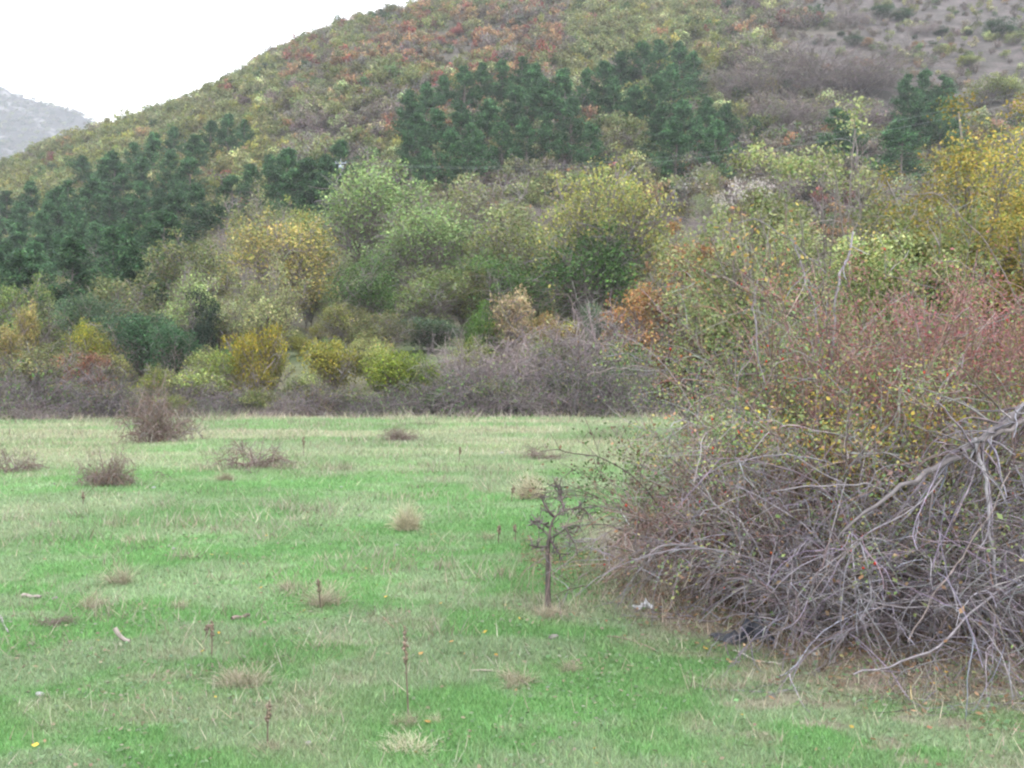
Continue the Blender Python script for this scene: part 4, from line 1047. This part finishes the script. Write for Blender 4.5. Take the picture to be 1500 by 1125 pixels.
for k, (px, b, t, lab) in enumerate(ST):
    x, y, z = ground_at(px, b); h = (b - t) / F * y
    mb = MB(); n = 12
    st = grow([[0, 0, -.01]], [[r.normal() * .06, r.normal() * .06, 1]], h * 1.02, 8, 0, .03, r)
    rr_ = .0035 + .0003 * y
    tubes(mb, st, rr_, rr_ * .6, 6, np.array([[.13, .105, .08]]) if "yellow" not in lab else np.array([[.34, .27, .14]]))
    P1, D1 = spawn(st, n, r, .4, .6, .5); q_ = grow(P1, D1, h * r.uniform(.04, .1, n), 3, 0, .1, r); tubes(mb, q_, rr_ * .5, rr_ * .3, 4, (.13, .105, .08))
    bl = on_paths(st, 40, r, .62, .003 + .0004 * y); blobs(mb, bl, rr_ * 1.5, [(.13, .10, .075, 1), (.17, .135, .10, 1)], r)
    o = mb.obj("dead_stalk", M_BARK); o.location = (x, y, z); tag(o, lab, "stalk", "dead plant stalks on the meadow")

# ------------------------------------------------------------------ stones, sticks and litter
def rock(seed, s, C):
    r_ = np.random.default_rng(seed)
    n, m = 9, 12
    th = np.linspace(0, math.pi, n); ph = np.arange(m) * 2 * math.pi / m
    T_, P_ = np.meshgrid(th, ph, indexing='ij')
    R = 1 + .35 * (vnoise(P_ / 6.283 * 4 + seed, T_ * 1.6 + seed, seed) - .5) * np.sin(T_)
    V = np.stack([R * np.sin(T_) * np.cos(P_), R * np.sin(T_) * np.sin(P_), R * np.cos(T_)], -1) * np.array(s) * .5
    i = np.arange(n * m).reshape(n, m); nx = np.roll(i, -1, 1)
    Q = np.stack([i[:-1], i[1:], nx[1:], nx[:-1]], -1).reshape(-1, 4)
    return MB().add(V.reshape(-1, 3), Q=Q, C=C)
RK = [(58, 1021, 17, (.62, .62, .62), "white flat stone lying on the near grass, closest to the lower corner"), (151, 1016, 10, (.5, .42, .28), "small tan stone near the white flat stone"), (452, 1094, 18, (.5, .46, .45), "pinkish grey stone by the dead stalk nearest the lower edge"), (202, 1072, 11, (.5, .47, .46), "small grey stone on the near grass below the tan stone"),
      (80, 879, 13, (.5, .45, .42), "small pale stone next to the lying sticks"), (225, 716, 10, (.6, .6, .6), "tiny white stone beyond the small brownish shrub"), (1195, 962, 16, (.68, .66, .62), "white lump of litter, pointed, in the litter by the black cloth"), (1158, 960, 22, (.5, .48, .45), "rounded whitish stone beside the black cloth"),
      (452, 527, 24, (.55, .53, .52), "pale boulder on the terrace under the tall yellow tree"), (526, 757, 8, (.55, .5, .48), "tiny stone near the bleached tuft"), (810, 936, 20, (.38, .34, .32), "flat grey stone at the sapling's foot"), (1222, 972, 10, (.6, .58, .54), "small white stone beyond the litter lump"), (255, 805, 9, (.5, .5, .48), "small stone alone on the open middle grass"),
      (582, 800, 9, (.52, .5, .48), "small whitish stone just below the bleached tuft"), (90, 1025, 7, (.5, .5, .48), "pebble beside the white flat stone"), (500, 715, 8, (.6, .6, .58), "pale pebble far out on the green strip"), (735, 665, 9, (.55, .55, .53), "pale pebble in the dry grass strip"), (678, 885, 8, (.55, .5, .4), "cream pebble on the grass before the sapling")]
for k, (px, py, w, C, lab) in enumerate(RK):
    C = tuple(.42 * v for v in C); w *= .8
    x, y, z = ground_at(px, py); s = w / F * y
    o = rock(900 + k, (s, s * .75, s * .5), C).obj("stone", M_STONE, smooth=True); o.location = (x, y, z + s * .16); o.rotation_euler = (.1, .15, k)
    tag(o, lab, "stone", "stones scattered on the meadow")
x, y, z = ground_at(178, 944)
t = np.linspace(0, 1, 9); pth = np.stack([-.045 + .10 * t, np.zeros(9), .085 * (1 - t) ** 2.2 + .02], 1)
mb = MB(); tubes(mb, pth[None], .016, .011, 8, np.array([[.25, .215, .195]])); o = mb.obj("curved_bone", M_STONE, smooth=True); o.location = (x, y, z); tag(o, "curved whitish bone lying on the green grass", "bone")
def stick(pts_, rad, C, lab, name="stick", grp="sticks lying on the ground"):
    P = []
    for a, b in pts_:
        X, Y, Z = ground_at(a, b); P.append([X, Y, Z + rad])
    P = np.array(P); s = np.linspace(0, 1, 8); tt = np.linspace(0, 1, len(P))
    L = np.stack([np.interp(s, tt, P[:, k]) for k in range(3)], 1); L[:, 2] += .006 * np.sin(s * 9)
    mb = MB(); tubes(mb, L[None], rad, rad * .7, 6, np.array([C])); tag(mb.obj(name, M_BARK), lab, "stick", grp)
stick([(340, 911), (365, 905)], .017, (.15, .11, .10), "short brown board-like stick lying alone on the middle grass")
stick([(33, 876), (60, 879)], .018, (.24, .20, .185), "pale stick beside the small stone near the left edge")
stick([(1075, 955), (1105, 970), (1145, 978)], .008, (.32, .30, .26), "pale thin stick in front of the black cloth")
stick([(890, 935), (930, 940), (965, 958)], .006, (.22, .16, .13), "dark curved twig on the soil before the thicket")
stick([(690, 985), (740, 985), (778, 1010)], .006, (.3, .26, .22), "bleached bent stem arching in the flattened grey tuft")
stick([(0, 905), (12, 930)], .010, (.2, .19, .18), "grey twig at the very edge of the near grass")
stick([(560, 905), (578, 922)], .005, (.25, .18, .12), "short brown twig above the tallest dead stalk")
# crumpled black cloth and white litter
def crumple(seed, px, py, wpx, hpx, C, mat, name, lab, cat):
    r_ = np.random.default_rng(seed); x, y, z = ground_at(px, py); w = wpx / F * y; h = hpx / F * y
    n, m = 26, 12
    U, V_ = np.meshgrid(np.linspace(-.5, .5, n), np.linspace(-.5, .5, m), indexing='ij')
    Z = h * (.12 + .9 * np.exp(-((U - .22) / .16) ** 2) * np.exp(-(V_ / .35) ** 2) + .38 * np.exp(-((U + .1) / .3) ** 2) * np.exp(-(V_ / .3) ** 2)) * (.35 + 1.3 * vnoise(U * 11 + 3, V_ * 5 + seed, seed)) * (1 - (2 * np.abs(V_)) ** 3 * .9)
    Y = V_ * w * .32 + .05 * np.sin(U * 9)
    X = U * w + .03 * (vnoise(U * 8, V_ * 8, seed + 1) - .5)
    P = np.stack([X, Y, Z], -1); i = np.arange(n * m).reshape(n, m)
    Q = np.stack([i[:-1, :-1], i[1:, :-1], i[1:, 1:], i[:-1, 1:]], -1).reshape(-1, 4)
    o = MB().add(P.reshape(-1, 3), Q=Q, C=C).obj(name, mat, smooth=True); o.location = (x, y, z + .005)
    so = o.modifiers.new("thickness", 'SOLIDIFY'); so.thickness = .006; so.offset = 1
    tag(o, lab, cat)
crumple(5, 1088, 940, 88, 30, (.02, .022, .03), M_DARKPLASTIC, "black_cloth", "crumpled black cloth on the soil under the edge of the thicket", "cloth")
crumple(6, 942, 892, 28, 7, (.36, .36, .38), M_STONE, "white_paper", "crumpled white paper scrap on grass between sapling and thicket", "paper")
crumple(7, 598, 604, 20, 4, (.75, .76, .78), M_STONE, "white_sheet", "white litter sheet lying far off at the foot of the hedge", "litter")
crumple(8, 443, 607, 14, 5, (.6, .68, .75), M_STONE, "plastic_bag", "pale bluish plastic bag at the hedge foot", "litter")

# ------------------------------------------------------------------ turf, dry grass and fallen leaves
def blades(name, x, y, h, w, C, lean, label, mat=M_GRASS):
    n = len(x); z = H(x, y)
    a = rng.uniform(0, 2 * math.pi, n); la = rng.uniform(0, 2 * math.pi, n)
    bx_, by_ = np.cos(a) * w * .5, np.sin(a) * w * .5
    lx, ly = np.cos(la) * h * lean, np.sin(la) * h * lean
    V = np.stack([np.stack([x - bx_, y - by_, z - .004], 1), np.stack([x + bx_, y + by_, z - .004], 1), np.stack([x + lx, y + ly, z + h], 1)], 1)
    mb = MB().add(V.reshape(-1, 3), T=np.arange(3 * n).reshape(n, 3), C=np.repeat(C, 3, 0))
    tag(mb.obj(name, mat), label, kind="stuff")
N = 900000
dd = 3.6 * (58 / 3.6) ** (rng.uniform(0, 1, N) ** 1.15); uu = rng.uniform(-.68, .68, N); xx = uu * dd
dl, st_, so_ = meadow_weights(xx, dd)
kp = rng.uniform(0, 1, N) > so_ * .95
xx, dd, st_, so_ = xx[kp], dd[kp], st_[kp], so_[kp]
C = meadow_col(xx, dd) * 1.35 * np.exp(rng.normal(size=(len(xx), 1)) * .22) * np.exp(rng.normal(size=(len(xx), 3)) * .06)
hh = (.017 + .0014 * dd) * rng.uniform(.5, 1.6, len(xx)) * (.7 + .8 * fbm(xx / .8, dd / .8, 19, 2))
blades("grass", xx, dd, hh, (.003 + .0006 * dd), C, rng.uniform(.2, 1.3, len(xx)), "short bright green turf covering the meadow")
N = 130000
dd = 4 * (57 / 4) ** (rng.uniform(0, 1, N) ** .9); uu = rng.uniform(-.6, .6, N); xx = uu * dd
dl, st_, so_ = meadow_weights(xx, dd)
pr = st_ * .75 * sstep(.4, .7, fbm(xx / 1.2, dd / 1.2, 23, 3) + .12) + .02 + .25 * so_
pr = np.maximum(pr, .9 * sstep(45, 52, dd) * sstep(.35, .6, fbm(xx / 4, dd / 3, 29, 3)))
kp = rng.uniform(0, 1, N) < pr
xx, dd = xx[kp], dd[kp]
C = pick([(.46, .42, .33, 4), (.38, .33, .25, 3), (.30, .24, .19, 1.5)], len(xx))
nc = 1050
cd = 5.5 * (56 / 5.5) ** (rng.uniform(0, 1, nc) ** .8); cxx = rng.uniform(-.6, .6, nc) * cd
ok = rng.uniform(0, 1, nc) < .15 + sstep(.42, .6, fbm(cxx / 4, cd / 4, 207, 3)); cd, cxx = cd[ok], cxx[ok]; nc = len(cd)
per = rng.integers(14, 70, nc); ci = np.repeat(np.arange(nc), per)
sp_ = (.05 + .004 * cd) * rng.uniform(.6, 1.8, nc)
x3 = cxx[ci] + rng.normal(size=len(ci)) * sp_[ci] * 1.6; d3 = cd[ci] + rng.normal(size=len(ci)) * sp_[ci]
tone = np.exp(rng.normal(size=(nc, 1)) * .2)[ci]
C = np.concatenate([C, pick([(.34, .31, .24, 4), (.27, .235, .18, 3), (.19, .165, .12, 3), (.15, .2, .10, 4)], len(ci)) * tone])
h0 = np.concatenate([np.full(len(xx), 1.), (1.0 * rng.uniform(.5, 2.0, nc))[ci]])
xx = np.concatenate([xx, x3]); dd = np.concatenate([dd, d3])
blades("dry_grass", xx, dd, h0 * rng.uniform(.03, .10, len(xx)) * (1 + .03 * dd + 2.5 * sstep(44, 52, dd)), .002 + .0006 * dd, C, rng.uniform(.2, 1.4, len(xx)), "dry straw-coloured grass scattered over the meadow")
N = 26000
dd = 3.8 * (22 / 3.8) ** rng.uniform(0, 1, N); xx = rng.uniform(-.6, .6, N) * dd
kp = rng.uniform(0, 1, N) < .12 + sstep(.45, .65, fbm(xx / .5, dd / .4, 171, 4))
xx, dd = xx[kp], dd[kp]
mb = MB(); leaves(mb, np.stack([xx, dd, H(xx, dd) + rng.uniform(.01, .035, len(xx))], 1), .018 + .0016 * dd, pick([(.13, .19, .10, 4), (.10, .17, .075, 4), (.18, .19, .13, 2), (.20, .16, .11, 2)], len(xx)), .7, 1.2)
tag(mb.obj("weeds", M_LEAF), "low grey-green weeds mixed into the turf", kind="stuff")
N = 9000
xx = rng.uniform(.1, 5.5, N); dd = np.interp(xx, THX, THY) + rng.normal(size=N) * .8 + .5
mb = MB(); P = np.stack([xx, dd, H(xx, dd) + rng.uniform(.008, .03, N)], 1)
leaves(mb, P, .035, pick(DEADLEAF + [(.12, .18, .07, 2.5)], N), .6, 1.5)
N2 = 160; x2 = rng.uniform(-3, 4, N2); y2 = rng.uniform(4.2, 12, N2)
leaves(mb, np.stack([x2, y2, H(x2, y2) + .02], 1), .035, pick([(.5, .32, .06, 2), (.45, .22, .08, 1), (.3, .2, .12, 1)], N2), .6, 1.5)
tag(mb.obj("fallen_leaves", M_LEAF), "brown and yellow fallen leaves strewn on the ground", kind="stuff")

# ------------------------------------------------------------------ the air
hb = MB(); box(hb, (-200, 860, 330), (2300, 1900, 666), (1, 1, 1))
m, nt, out = material("haze air")
pv = nt.nodes.new("ShaderNodeVolumePrincipled")
pv.inputs["Color"].default_value = (.90, .94, 1, 1)
pv.inputs["Density"].default_value = .00026
pv.inputs["Density Attribute"].default_value = ""
pv.inputs["Anisotropy"].default_value = .1
nt.links.new(pv.outputs[0], out.inputs["Volume"])
tag(hb.obj("haze", m), "pale even haze in the air over meadow and hill", kind="stuff")
